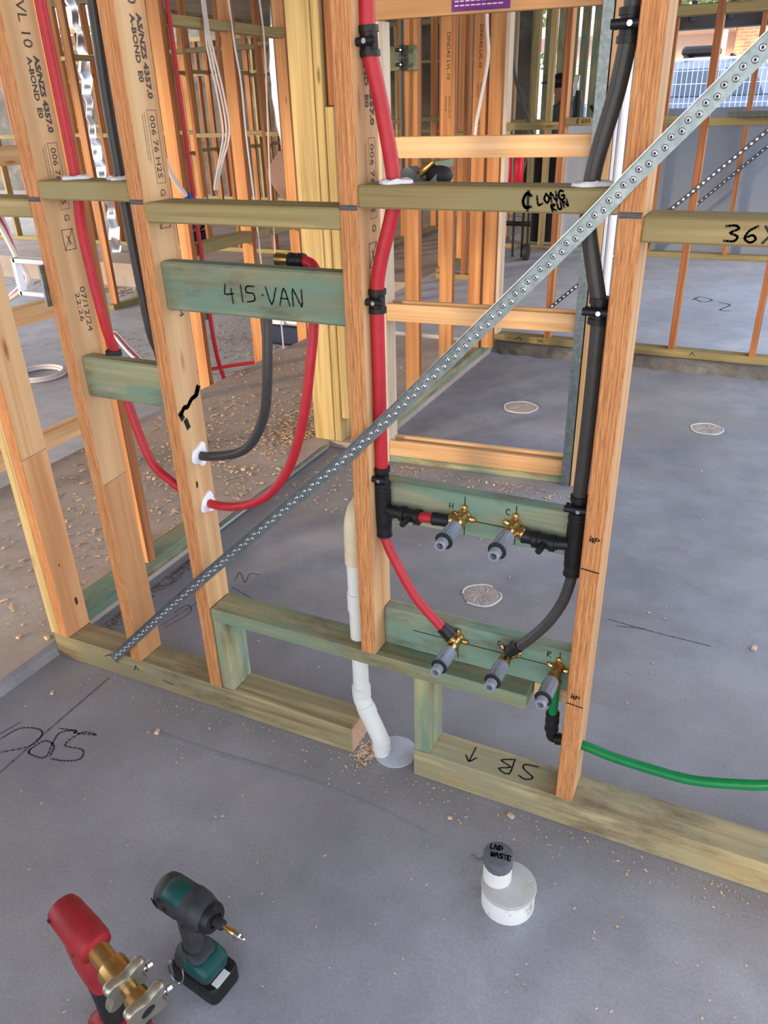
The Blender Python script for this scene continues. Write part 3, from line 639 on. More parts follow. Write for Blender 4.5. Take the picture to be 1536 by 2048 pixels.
b = BM(); lathe(b, (.555, .089, 1.127), (-1, .02, 0), [(0, .009), (.012, .0105), (.02, .012), (.034, .0125), (.036, .009)], 18); add('brass_end', b, 'brass', H2)
b = BM(); lathe(b, (.0925, .058, .912), (0, 0, 1), [(-.006, .011), (-.006, .018), (.006, .017), (.006, .011)], 18); add('grommet', b, 'rubber', H2)
C2 = thing('cold_water_pipe', 'slim dark pipe in the left bay that loops out of the third stud', 'pipe', (.21, .045, 1.0))
pipe(C2, 'pipe', [(.225, .045, 2.39), (.22, .045, 1.9), (.215, .045, 1.56), (.210, .045, 1.42), (.210, .045, 1.27), (.212, .045, 1.16), (.216, .050, .98), (.219, .062, .92), (.222, .064, .84), (.232, .058, .77), (.258, .050, .72), (.298, .048, .703), (.345, .048, .708), (.396, .05, .722), (.435, .05, .746), (.465, .05, .786), (.487, .05, .835), (.499, .05, .899), (.503, .055, .96), (.502, .066, 1.02), (.500, .072, 1.07), (.499, .080, 1.095)], .0104, 'grey_pipe')
seal(C2, (XST[2]+TW+.001, .049, .704), (1, 0, 0), .022); seal(C2, (.210, .045, Z3+.001), (0, 0, 1), .022)
# ================================================================== WASTE PIPE AND FLOOR RISER
WP = thing('waste_pipe', 'white waste pipe through the raised nogging with an offset into the floor', 'pipe', (.735, .03, 0))
wr = .0185
pipe(WP, 'upper_pipe', [(.681, .045, .605), (.681, .045, .150)], wr, 'pvc', 1, 24)
b = BM(); tube(b, spline([(.681, .045, .535), (.681, .045, .585), (.681, .049, .612), (.681, .062, .632), (.681, .085, .640), (.681, .10, .640)], 6), wr+.0022, 24); lathe(b, (.681, .045, .515), (0, 0, 1), [(0, wr), (0, wr+.0030), (.025, wr+.0030), (.027, wr)], 24)
add('elbow', b, 'pvc_tan', WP)
b = BM(); lathe(b, (.681, .045, .395), (0, 0, 1), [(0, wr), (0, wr+.0026), (.045, wr+.0026), (.046, wr)], 24); add('joiner', b, 'pvc', WP)
b = BM(); tube(b, spline([(.681, .045, .178), (.681, .045, .150), (.684, .043, .138), (.700, .038, .108), (.716, .034, .080), (.728, .030, .060), (.734, .029, .046), (.736, .029, .022)], 6), wr+.0024, 24)
lathe(b, (.681, .045, .150), (0, 0, 1), [(0, wr), (0, wr+.0036), (.028, wr+.0036), (.03, wr)], 24); lathe(b, (.692, .0405, .124), (.45, -.13, -.88), [(-.002, wr), (-.002, wr+.0038), (.020, wr+.0038), (.022, wr)], 24)
lathe(b, (.736, .029, .018), (0, 0, 1), [(0, wr), (0, wr+.0038), (.026, wr+.0038), (.028, wr)], 24)
add('offset_bend', b, 'pvc', WP)
pipe(WP, 'lower_pipe', [(.736, .029, .022), (.737, .029, -.02)], wr, 'pvc', 1, 24)
b = BM(); lathe(b, (.765, .048, -.002), (0, 0, 1), [(0, .052), (.0045, .051), (.006, .047), (.006, .001)], 32); tag(add('cement_patch', b, 'conc_far'), 'smooth pale cement disc around the foot of the white waste pipe', 'cement patch')
FR = thing('floor_riser', 'white capped floor riser with taped stub pipe in the foreground', 'floor riser', (1.128, -.222, 0))
cr = .051
b = BM(); lathe(b, (1.128, -.222, -.01), (0, 0, 1), [(0, cr), (.056, cr), (.058, cr-.001)], 48); add('sleeve', b, 'pvc_dirty', FR)
b = BM(); lathe(b, (1.128, -.222, .0455), (0, 0, 1), [(0, cr+.0006), (.0015, cr+.002), (.0055, cr+.002), (.0075, cr+.0008), (.0080, cr-.002), (.0080, .001)], 48); cap = add('cap', b, 'pvc_grey', FR)
printed(cap, 'PVC', (1.166, -.232, .0536), (.25, 1, 0), (-1, .25, 0), .018, 'pvc_tan', 'raised_letters')
sx_, sy_ = 1.103, -.217
b = BM(); lathe(b, (sx_, sy_, .052), (0, 0, 1), [(0, .0275), (.062, .0275), (.0625, .024)], 36); add('stub_pipe', b, 'pvc', FR)
b = BM(); N = 48; rr = []
for z, q, j in ((.098, 1.045, 1), (.106, 1.05, .3), (.1135, 1.05, .1), (.1165, 1.035, 0), (.1172, .98, 0)):
    rr.append([b.verts.new((sx_+math.cos(2*math.pi*k/N)*.0275*q*(1+.02*j*math.sin(k*3.1)), sy_+math.sin(2*math.pi*k/N)*.0275*q*(1+.02*j*math.sin(k*2.3)), z-.007*j*max(0, math.cos(2*math.pi*k/N+.9)))) for k in range(N)])
for A, B in zip(rr, rr[1:]):
    for k in range(N): b.faces.new((A[k], A[(k+1) % N], B[(k+1) % N], B[k]))
b.faces.new(rr[-1]); tp = add('tape_cap', b, 'tape', FR)
b = BM(); tube(b, spline([(sx_-.026, sy_-.008, .102), (sx_-.036, sy_-.014, .098), (sx_-.046, sy_-.012, .102), (sx_-.05, sy_-.016, .097)], 4), [.003]*13, 6)
add('torn_tape', b, 'tape', tp)
write(tp, 'LND', (sx_-.019, sy_+.006, .1172), (1, .12, 0), (-.12, 1, 0), .010, .0026, adv=.85); write(tp, 'WASTE', (sx_-.013, sy_-.010, .1172), (1, .12, 0), (-.12, 1, 0), .0095, .0026, adv=.85)
# ================================================================== FRAMES BEHIND
def frame(label, loc, name='stud_framework'): return thing(name, label, 'stud wall', loc)
# wall running back along the slab step
A = frame('short treated plate and stud running back along the slab step', (-.33, .3, ZU))
timber('bottom_plate', A, (-.375, .088, ZU), (-.287, .70, ZU+.045), 'teal', 'y', 'z', .003)
timber('stud', A, (-.375, .41, ZU+.045), (-.287, .447, 2.4), 'orange', 'z', 'y')
timber('top_plate', A, (-.375, .088, 2.4), (-.287, 1.6, 2.445), 'plate', 'y', 'z')
# cluster of treated posts
P = thing('timber_post', 'yellow sunlit post of three treated timbers at the doorway', 'post', (-.29, 1.72, 0))
timber('post', P, (-.385, 1.665, 0), (-.282, 1.755, 2.5), 'post', 'z', 'x', .003)
timber('post', P, (-.280, 1.668, 0), (-.246, 1.755, 2.5), 'post', 'z', 'x', .003)
timber('jamb_piece', P, (-.244, 1.672, .14), (-.205, 1.755, 1.385), 'post', 'z', 'x', .003)
timber('jamb_piece', P, (-.240, 1.69, 1.388), (-.207, 1.755, 2.5), 'stud_brown', 'z', 'x', .003)
# pocket door frame, slightly turned
K = thing('pocket_door_frame', 'pine pocket door frame with paired rails and galvanised edge behind the middle bay', 'door frame', (.4, 1.66, 0))
TURN = .0865; yk = lambda x: 1.601+.0867*x
def rail(z0, z1, x0, x1, dy=0, th=.020, mat='pine', name='rail', par=K, label=None):
    xc = (x0+x1)/2; return timber(name, par, (x0, yk(xc)+dy, z0), (x1, yk(xc)+dy+th, z1), mat, 'x', 'y', .0015, label, (0, 0, TURN))
for z0, z1 in ((.032, .100), (.618, .686), (1.212, 1.281)):
    rail(z0, z1, .020, .786); rail(z0, z1, .020, .786, .062)
HD = rail(1.640, 1.80, -.02, .80, -.012, .03, 'pine_shaded', 'header')
rail(0, .032, .02, .79, .002, .080, 'green', 'packer')
timber('upright', K, (-.006, yk(.01)-.002, 0), (.026, yk(.01)+.085, 1.64), 'pine_white', 'z', 'x', .0015, 'pale upright')
q = Vector((.785, yk(.785)+.03, 0))
bm = BM(); loft(bm, [[(.768+dx, 1.650+dy, z) for dx, dy in ((0, 0), (.034, .003), (.034, .080), (.031, .080), (.031, .006), (.003, .003), (.003, .08), (0, .08))] for z in (0.0, 2.4)])
bmesh.ops.recalc_face_normals(bm, faces=bm.faces); add('steel_channel', bm, 'galv', K, sm=False)
timber('upright', K, (.806, 1.655, 0), (.834, 1.735, 2.4), 'pine', 'z', 'x', .0015)
bm = BM()
for x0, x1, y0 in ((.836, .846, 1.664), (.848, .852, 1.672), (.854, .864, 1.666)): box(bm, (x0, y0, 0), (x1, 1.735, 2.4), .001)
add('white_edge_strip', bm, 'white', K)
bm = BM(); x0, x1 = .285, .478
f = [Vector((x, yk(.39)-.0135+.0867*(x-.39), z)) for x, z in ((x0, 1.648), (x1, 1.648), (x1, 1.735), (x0, 1.735))]; bm.faces.new([bm.verts.new(p) for p in f]); lb = add('label', bm, 'wrap', K, sm=False)
b = BM()
for k in range(3):
    for j in range(9): ribbon(b, [Vector((x, yk(.39)-.0141+.0867*(x-.39), z)) for x, z in ((x0+.012+.018*j, 1.664+.012*k), (x0+.024+.018*j-.003*rnd(), 1.664+.012*k))], .004, (0, -1, 0))
add('label_print', b, 'wrap_text', lb, sm=False, kind='stuff')
# wall on the left of the far wet area
E_ = frame('orange-lit stud wall running back behind the pocket door frame', (-.15, 2.6, ZU))
timber('bottom_plate', E_, (-.20, 1.76, 0), (-.105, 3.42, .072), 'green', 'y', 'z', .003)
for y in (1.84, 2.28, 2.73): timber('stud', E_, (-.196, y, .072), (-.121, y+.035, 2.4), 'orange', 'z', 'y')
s1 = timber('stud', E_, (-.196, 3.19, .072), (-.121, 3.225, 2.4), 'orange', 'z', 'y')
timber('stud', E_, (-.116, 3.21, .072), (-.041, 3.245, 2.4), 'orange', 'z', 'y')
timber('nogging', E_, (-.196, 2.315, 1.11), (-.121, 2.73, 1.145), 'green', 'y', 'z', .002)
timber('nogging', E_, (-.196, 1.875, 1.09), (-.121, 2.28, 1.125), 'green', 'y', 'z', .002)
timber('top_plate', E_, (-.20, 1.76, 2.4), (-.105, 3.42, 2.47), 'plate', 'y', 'z')
blk = timber('backing_block', E_, (-.25, 2.255, 1.515), (-.121, 2.279, 1.605), 'green', 'x', 'y', .002)
for st, z in (([c for c in E_.children if c.name.startswith('stud')][2], 1.68), (s1, 1.74)):
    x0 = -.158 if z == 1.68 else -.158; y0 = st.location.y+E_.location.y-.0175
    printed(st, 'DINDAS LVL 10', (x0-.006, y0, z), (0, 0, -1), (1, 0, 0), .026, 'ink', sx=1.1); 
    b = printed(None, 'AS/NZS 4357.0', (x0+.004, y0, z-.26), (0, 0, -1), (1, 0, 0), .014, sx=1.1); add('stamp', b, 'ink', st, sm=False); printed(st, 'A-BOND E0', (x0-.014, y0, z-.26), (0, 0, -1), (1, 0, 0), .013, 'ink'); printed(st, '[006 76 H2S]', (x0-.004, y0, z-.43), (0, 0, -1), (1, 0, 0), .017, 'ink')
GP = thing('cold_water_pipe', 'distant grey pipe with clamps on the far left wall of the wet area', 'pipe', (-.16, 2.24, 1.5))
pipe(GP, 'pipe', [(-.172, 2.24, 2.4), (-.174, 2.24, 1.75), (-.176, 2.24, 1.5), (-.178, 2.245, 1.3), (-.182, 2.25, 1.1)], .0085, 'grey_pipe')
for z in (1.588, 1.535): clip(GP, (-.176, 2.24, z), (0, 0, 1), .009)
# wall behind on the curb
Dw = frame('stud wall standing on the rough concrete edge in front of the garage', (.7, 3.5, ZG))
timber('bottom_plate', Dw, (-.165, 3.47, ZG), (3.2, 3.555, ZG+.042), 'olive', 'x', 'z', .003)
dx = [(.205, 'orange'), (.935, 'orange'), (1.365, 'orange'), (1.80, 'orange')]
for x, mt in dx: timber('stud', Dw, (x, 3.472, ZG+.042), (x+.035, 3.552, 2.4), mt, 'z', 'x')
timber('stud', Dw, (-.124, 3.472, ZG+.042), (-.092, 3.552, 2.4), 'pine_white', 'z', 'x')
timber('stud', Dw, (-.160, 3.474, ZG+.042), (-.126, 3.552, 2.4), 'orange', 'z', 'x')
timber('nogging', Dw, (-.092, 3.472, 1.245), (.205, 3.55, 1.283), 'olive', 'x', 'z', .003)
nn = timber('nogging', Dw, (.24, 3.470, 1.262), (.935, 3.55, 1.302), 'olive', 'x', 'z', .003)
timber('nogging', Dw, (.97, 3.472, 1.250), (1.365, 3.55, 1.288), 'olive', 'x', 'z', .003)
timber('nogging', Dw, (1.40, 3.472, 1.250), (1.80, 3.55, 1.288), 'olive', 'x', 'z', .003)
timber('nogging', Dw, (.70, 3.472, 1.735), (.935, 3.55, 1.780), 'olive', 'x', 'z', .003)
timber('nogging', Dw, (.97, 3.472, 1.735), (1.80, 3.55, 1.780), 'olive', 'x', 'z', .003)
timber('top_plate', Dw, (-.10, 3.47, 2.4), (3.2, 3.555, 2.47), 'plate', 'x', 'z')
write(nn, 'l 600', (.30, 3.470, 1.275), (1, 0, 0), (0, 0, 1), .018, .0030)
dp = [c for c in Dw.children if c.name.startswith('bottom_plate')][0]
b = BM()
for pts in ([(.02, .066), (.05, .085), (.07, .064)], [(.17, .06), (.20, .082)], [(.165, .082), (.205, .062)], [(1.06, .07), (1.07, .086), (1.085, .07)]): ribbon(b, [Vector((x, 3.4695, z)) for x, z in pts], .004, (0, -1, 0))
add('marker_writing', b, 'ink', dp, sm=False)
def strap(label, p, q, w=.022, hole=.03):
    p, q = Vector(p), Vector(q); t = (q-p).normalized(); n = Vector((-t.z, 0, t.x)); T = thing('brace_strap', label, 'strap brace', (p+q)/2)
    b = BM(); loft(b, [[c-n*w/2, c-n*w/2+Vector((0, -.002, 0)), c+n*w/2+Vector((0, -.002, 0)), c+n*w/2] for c in (p, q)]); bmesh.ops.recalc_face_normals(b, faces=b.faces); add('strap', b, 'beam', T, sm=False)
    b = BM(); L = (q-p).length; s = hole
    while s < L:
        c = p+t*s+Vector((0, -.0024, 0)); b.faces.new([b.verts.new(c+t*math.cos(k*math.pi/3)*.008+n*math.sin(k*math.pi/3)*.006) for k in range(6)]); s += hole
    add('punched_hole', b, 'white', T, kind='stuff', sm=False)
strap('dark perforated strap brace on the wall in front of the garage', (.20, 3.468, .25), (2.0, 3.468, 1.92))
strap('thin perforated strap brace crossing the grey garage wall', (.25, 6.75, ZG+.05), (2.2, 6.75, 1.95), .03, .045)
# light studs in front of the grey garage wall
G = frame('far stud wall in front of the grey garage wall', (.8, 6.8, ZG))
timber('bottom_plate', G, (-.16, 6.78, ZG), (3.2, 6.87, ZG+.05), 'olive', 'x', 'z', .003)
for x in (.30, .98, 1.62): timber('stud', G, (x, 6.785, ZG+.05), (x+.04, 6.86, 2.4), 'orange', 'z', 'x')
timber('top_plate', G, (-.16, 6.78, 2.4), (3.2, 6.87, 2.47), 'plate', 'x', 'z')
# stud wall at the edge of the sunken floor
Cw = frame('orange-lit stud wall standing in the sunken floor left of the post', (-1.42, 2.6, ZP))
timber('bottom_plate', Cw, (-1.458, 2.1, ZP), (-1.378, 4.9, ZP+.045), 'green', 'y', 'z', .003)
cs = []
for y in (2.19, 2.75, 3.28, 3.75, 4.2, 4.65): cs.append(timber('stud', Cw, (-1.455, y, ZP+.045), (-1.380, y+.035, 2.4), 'orange', 'z', 'y'))
for z, ys in ((.70, (2.225, 2.75, 3.28, 3.75)), (1.735, (2.225, 2.75, 3.28, 3.75))):
    for a, c in zip(ys, ys[1:]): timber('nogging', Cw, (-1.455, a+(.035 if a > 2.3 else 0), z+.02*rnd()), (-1.380, c, z+.06), 'olive', 'y', 'z', .002)
timber('backing_block', Cw, (-1.47, 2.226, .36), (-1.38, 2.26, .46), 'teal', 'z', 'y', .003)
timber('top_plate', Cw, (-1.458, 2.1, 2.4), (-1.378, 4.9, 2.47), 'plate', 'y', 'z')
# second pocket door frame on the far left
KL = thing('pocket_door_frame', 'pine pocket door frame seen at the far left edge', 'door frame', (-1.46, .9, 0))
for z0, z1 in ((ZU, .098), (.590, .660), (1.21, 1.28)):
    timber('rail', KL, (-1.470, .30, z0), (-1.450, 1.52, z1), 'pine', 'y', 'x', .0015); timber('rail', KL, (-1.530, .30, z0), (-1.510, 1.52, z1), 'pine', 'y', 'x', .0015)
timber('upright', KL, (-1.535, .26, ZP), (-1.445, .298, 2.1), 'pine_white', 'z', 'y'); timber('upright', KL, (-1.535, 1.522, ZP), (-1.445, 1.556, 2.1), 'lvl', 'z', 'y')
# deep stud walls
def wallx(label, y, xs, z0, nogs=(1.0,), mat='orange', w=.035, d=.08):
    t = frame(label, ((xs[0]+xs[-1])/2, y, z0)); a, c = min(xs)-.05, max(xs)+.09
    timber('bottom_plate', t, (a, y, z0), (c, y+d, z0+.045), 'olive', 'x', 'z', .003)
    for x in xs: timber('stud', t, (x, y, z0+.045), (x+w, y+d, 2.4), mat if rnd() < .85 else 'post', 'z', 'x')
    for zz in nogs:
        for a1, c1 in zip(xs, xs[1:]):
            j = .03*rnd(); timber('nogging', t, (a1+w, y+.002, zz+j), (c1, y+d-.002, zz+j+.04), 'olive', 'x', 'z', .002)
    timber('top_plate', t, (a, y, 2.4), (c, y+d, 2.47), 'plate', 'x', 'z'); return t
def wally(label, x, ys, z0, nogs=(1.0,), mat='orange', w=.035, d=.075):
    t = frame(label, (x, (ys[0]+ys[-1])/2, z0)); a, c = min(ys)-.05, max(ys)+.09
    timber('bottom_plate', t, (x, a, z0), (x+d, c, z0+.045), 'olive', 'y', 'z', .003)
    for y in ys: timber('stud', t, (x, y, z0+.045), (x+d, y+w, 2.4), mat, 'z', 'y')
    for zz in nogs:
        for a1, c1 in zip(ys, ys[1:]):
            j = .03*rnd(); timber('nogging', t, (x+.002, a1+w, zz+j), (x+d-.002, c1, zz+j+.04), 'olive', 'y', 'z', .002)
    timber('top_plate', t, (x, a, 2.4), (x+d, c, 2.47), 'plate', 'y', 'z'); return t
wally('lone-standing stud wall far left with its plate on the sunken floor', -4.02, [4.2, 4.65], ZP, (1.75,))
ar = lambda a, b, s: [a+s*i+.04*(rnd()-.5) for i in range(int((b-a)/s)+1)]
wallx('first deep stud wall beyond the sandy riser', 6.0, ar(-7.6, -2.9, .42), ZU, (1.15, 1.9))
wally('deep stud wall running away from the camera on the left', -5.6, ar(6.3, 10.3, .45), ZU, (.9, 1.8))
wally('deep stud wall running away behind the treated post', -2.45, ar(5.4, 9.2, .45), ZU, (1.2,))
wallx('second deep stud wall further beyond the sandy riser', 8.3, ar(-9.5, -5.9, .40), ZU, (1.2, 2.0))
wallx('farthest stud wall against the dark outer wrapping', 10.7, ar(-12, -2.4, .36), ZU, (1.0, 1.9))
wally('stud wall far behind the orange-lit wet area wall', -1.30, ar(5.5, 7.6, .45), ZG, (1.1,))
wallx('stud wall across the room behind the wet area', 5.2, [-1.16, -.98, -.86], ZG, (1.05,))
wallx('far stud wall left of the garage opening', 6.9, [-1.19, -.93, -.78, -.62], ZG, (1.17,), 'olive', .05)
wallx('farthest stud wall behind the person', 9.6, [-2.6, -2.3, -2.0, -1.72, -1.56, -1.40, -1.26, -1.12, -.98, -.84, -.70, -.56], ZG, (), 'green', .09)
# ================================================================== LOOSE THINGS BEHIND
def cable(label, pts, r=.004, mat='cable', par=None): return tag(add('cable', tube(BM(), spline(pts, 8), r, 8), mat), label, 'cable')
X = -1.36
for i, (dx_, lab) in enumerate(((0, 'white cable bundle strand hanging straight behind the third stud'), (.012, 'white cable bundle strand with a low loop behind the third stud'), (.024, 'white cable bundle strand bowed furthest right behind the third stud'))):
    cable(lab, [(X, 2.50+dx_, 2.39), (X, 2.50+dx_, 1.80), (X, 2.50+dx_*2, 1.66), (X+.01, 2.53+dx_*2.4, 1.44), (X+.01, 2.54+dx_*2.4, 1.28), (X, 2.49+dx_*1.6, 1.15), (X, 2.43+dx_, 1.04), (X, 2.42+dx_, 1.01)], .005)
cable('white cable running down the second orange stud left of the post', [(X, 2.70, 2.39), (X, 2.733, 1.76), (X, 2.765, 1.52), (X, 2.765, 1.25), (X, 2.78, .95), (X, 2.79, .5), (X, 2.80, ZP+.05)], .005)
cable('white cable hanging between the second stud and the treated post', [(X, 2.95, 2.39), (X, 3.02, 1.85), (X, 3.02, 1.6), (X, 2.99, 1.3), (X, 2.96, .95), (X, 2.95, .45), (X, 2.95, -.15)], .005)
cable('grey flat cable with a blue wrap behind the third stud', [(-1.36, 2.05, 1.20), (-1.36, 2.09, 1.11), (-1.36, 2.19, 1.0), (-1.36, 2.25, .965), (-1.36, 2.33, .975)], .012)
tag(add('tape_wrap', tube(BM(), [(-1.358, 2.18, 1.012), (-1.358, 2.215, .985)], .016, 12), 'blue'), 'blue tape wrap on the grey cable behind the third stud', 'tape')
b = BM()
for k in range(3): tube(b, spline([(-1.45, .55+.02*k, 1.5), (-.90, .36+.02*k, 1.30), (-.55, .32+.015*k, 1.19), (-.43, .30, 1.05), (-.41+.01*k, .28, .99), (-.50, .26, .92), (-.72, .24, .74), (-.95, .2, .5)], 6), .0075, 8, mat=k % 2)
o = add('cable_bundle', b, ['cable', 'cable_red']); tag(o, 'grey and pink striped cable bundle through the white bracket at the left edge', 'cable')
b = BM()
for k in range(3): tube(b, spline([(-3.6, 3.3+.03*k, .5), (-2.94, 2.97+.02*k, .03), (-2.64, 2.78+.02*k, .03), (-2.3, 2.55+.02*k, .0), (-1.99, 2.38+.02*k, -.05)], 6), .010, 8, mat=k % 2)
tag(add('cable_bundle', b, ['cable', 'cable_red']), 'striped cable bundle slung low over the sunken floor behind the red pipe', 'cable')
# cable across the bay right of the wet-area wall
cable('white cable curving down the wide stud pair behind the pocket door frame', [(-.10, 3.10, 2.39), (-.10, 3.10, 1.80), (-.095, 3.13, 1.6), (-.10, 3.06, 1.42), (-.11, 3.02, 1.30), (-.11, 3.0, 1.22)], .0085)
cable('grey cable bundle hanging left of the distant green post', [(-.56, 5.1, 2.39), (-.57, 5.1, 1.85), (-.56, 5.1, 1.6), (-.48, 5.1, 1.38), (-.36, 5.1, 1.1)], .013, 'grey_pipe')
# white C-shaped mounting bracket on the second stud
BK = thing('mounting_bracket', 'white metal mounting bracket fixed to the left side of the second stud', 'bracket', (-.08, .06, 1.06))
b = BM(); box(b, (-.005, -.01, 1.02), (.0008, .07, 1.105), .0006); add('back_plate', b, 'galv', BK)
b = BM()
for z in (1.027, 1.098): box(b, (-.150, .052, z-.005), (-.004, .068, z+.005), .001)
box(b, (-.155, .052, 1.022), (-.143, .068, 1.103), .001); add('loop', b, 'white', BK); b = BM(); box(b, (-.045, .048, 1.022), (-.006, .053, 1.100), .001); add('face_plate', b, 'white', BK)
b = BM()
for z in (1.045, 1.082): lathe(b, (-.025, .048, z), (0, -1, 0), [(0, .004), (.0015, .003)], 8)
add('screw', b, 'steel', BK)
BK2 = thing('mounting_bracket', 'small galvanised tap bracket behind the nogging beside the red pipe', 'bracket', (.80, .15, 1.27))
b = BM(); loft(b, [[(.765+.01*k, .115, 1.262), (.765+.01*k, .15, 1.262), (.765+.01*k, .15, 1.275+.012*math.sin(k*.9)), (.765+.01*k, .115, 1.275+.012*math.sin(k*.9))] for k in range(8)]); bmesh.ops.recalc_face_normals(b, faces=b.faces); add('plate', b, 'galv', BK2, sm=False)
b = BM(); lathe(b, (.80, .13, 1.275), (.5, .1, .4), [(0, .006), (.012, .009), (.02, .006), (.03, .007)], 14); add('brass_valve', b, 'brass', BK2); b = BM(); sphere(b, (.832, .14, 1.272), .02, 1.2, 1, .8); add('rubber_boot', b, 'rubber', BK2)
# coil of white tube, cooler, hanging bag, ducting, red offcuts
CO = thing('tube_coil', 'white coil of tube lying on the sunken floor left of the second stud', 'coil', (-3.02, 2.42, ZP))
for k in range(3): add('turn', tube(BM(), [(-3.02+math.cos(a)*.17*(1-.08*k), 2.42+math.sin(a)*.17*(1-.08*k), ZP+.014+.014*(k % 2)) for a in [2*math.pi*i/40 for i in range(41)]], .011, 8), 'cable', CO)
ES = thing('cooler_box', 'white-lidded dark blue cooler on the sunken floor behind the red loop', 'cooler', (-1.85, 3.82, ZP))
b = BM(); box(b, (-2.05, 3.66, ZP), (-1.62, 3.98, ZP+.16), .02); add('body', b, mat_plain('navy_plastic', sl(30, 44, 72), .5), ES)
b = BM(); box(b, (-2.07, 3.64, ZP+.16), (-1.60, 4.0, ZP+.24), .02); lid = add('lid', b, 'white', ES); b = BM(); box(b, (-1.9, 3.62, ZP+.17), (-1.78, 3.642, ZP+.2), .004); add('latch', b, 'white', lid)
b = BM(); secs = []
for z, w, d in ((.80, .02, .02), (.86, .06, .06), (.93, .10, .08), (1.0, .11, .07), (1.05, .07, .05), (1.12, .02, .02)):
    secs.append([(-1.91+1.25*w*math.cos(2*math.pi*k/14)*(1+.12*math.sin(3*k+z*20)), 4.0+d*math.sin(2*math.pi*k/14)*(1+.2*math.sin(2*k+z*9)), z) for k in range(14)])
BG = thing('hanging_bag', 'crumpled taupe bag hanging left of the treated post', 'bag', (-1.87, 4, .78)); add('bag', loft(b, secs), 'bagcloth', BG); add('strap', tube(BM(), [(-1.91, 4.0, 1.11), (-1.91, 4.0, 1.5), (-1.92, 4.02, 2.39)], .006, 6), 'bagcloth', BG)
b = BM(); secs = []
for i in range(30): z = ZP+2.85*i/29; r = .085+.008*(i % 2); secs.append([(-2.25+.06*math.sin(z*3)+r*math.cos(2*math.pi*k/14), 4.7+r*math.sin(2*math.pi*k/14), z) for k in range(14)])
tag(add('flexible_duct', loft(b, secs), 'foil'), 'silver flexible duct hanging behind the taupe bag', 'duct')
b = BM(); secs = []
for i in range(40): z = ZU+2.62*i/39; w = .06+.018*math.sin(i*.55); secs.append([(-5.2+w*sx+.03*math.sin(z*4), 5.6+.02*math.sin(i*2.1)+dy, z) for sx, dy in ((-1, 0), (-.3, -.02), (.5, .01), (1, 0), (.5, .03), (-.3, .015))])
tag(add('foil_strip', loft(b, secs), 'foil'), 'crinkled silver foil strip hanging among the left background studs', 'foil')
for lab, pts in (('red pipe offcut lying behind the orange stud foot', [(-2.05, 2.66, -.16), (-1.72, 2.9, -.12), (-1.5, 3.02, -.10)]), ('red pipe rising out of the sunken floor beside the orange stud', [(-1.34, 2.36, -.18), (-1.355, 2.29, .02), (-1.36, 2.25, .25), (-1.364, 2.245, .7), (-1.364, 2.24, 1.2), (-1.364, 2.235, 2.3)])):
    tag(add('red_pipe', tube(BM(), spline(pts, 6), .012, 10), 'red'), lab, 'pipe')
# black clutter on the far left slab: low trolley with a tilted arm
TR = thing('black_saw', 'black saw stand on the far slab between the left studs', 'saw', (-4.9, 6.4, ZU))
b = BM(); box(b, (-5.2, 6.2, ZU), (-4.6, 6.6, ZU+.14), .02); add('base', b, 'black', TR); add('arm', tube(BM(), [(-5.1, 6.4, ZU+.14), (-5.0, 6.4, .45), (-4.72, 6.4, .38), (-4.6, 6.4, .2)], .05, 8), 'black', TR); b = BM(); lathe(b, (-4.75, 6.34, .3), (0, 1, 0), [(0, .02), (0, .12), (.03, .12), (.03, .02)], 20); add('blade_guard', b, 'rubber', TR)
# hand trolley with two red cylinders
TR = thing('hand_trolley', 'black hand trolley frame with upright bars in the far room', 'trolley', (-.88, 6.3, ZG))
b = BM(); box(b, (-1.06, 6.2, .66), (-.70, 6.42, .70), .004); add('tray', b, 'black', TR)
for x in (-1.04, -.95, -.86, -.77, -.72): add('bar', tube(BM(), [(x, 6.3, ZG+.02), (x, 6.3, .66)], .012, 8), 'stud_brown' if 0 else 'rubber', TR)
add('axle', tube(BM(), [(-1.05, 6.25, .38), (-.68, 6.25, .38)], .022, 8), 'black', TR)
for x in (-1.03, -.72): b = BM(); lathe(b, (x-.02, 6.28, ZG+.075), (1, 0, 0), [(0, .02), (0, .075), (.04, .075), (.04, .02)], 18); add('wheel', b, 'rubber', TR)
for x, lab, h in ((-.945, 'red cylinder with grey cap, left one on the hand trolley', .30), (-.835, 'red cylinder with grey cap, right one on the hand trolley', .32)):
    c = thing('red_cylinder', lab, 'cylinder', (x, 6.3, .70), 'red cylinders on the hand trolley'); b = BM(); lathe(b, (x, 6.3, .70), (0, 0, 1), [(0, .038), (.005, .042), (h*.75, .042), (h*.8, .03)], 20); add('body', b, mat_plain('bright_red', sl(226, 34, 56), .35), c); b = BM(); lathe(b, (x, 6.3, .70+h*.8), (0, 0, 1), [(0, .032), (.04, .034), (.05, .02)], 16); add('cap', b, 'plug', c)
# white door leaf leaning at the garage
DL = thing('white_panel', 'white door leaf standing beside the grey garage wall', 'door leaf', (-.45, 7.3, ZG))
b = BM(); box(b, (-.72, 7.25, ZG), (-.20, 7.29, 1.22), .004); add('leaf', b, 'white', DL); b = BM(); ribbon(b, [Vector(p) for p in ((-.33, 7.2495, .55), (-.24, 7.2495, .55), (-.24, 7.2495, .72), (-.33, 7.2495, .72), (-.33, 7.2495, .55))], .006, (0, -1, 0)); add('outline', b, 'rubber', DL, sm=False)
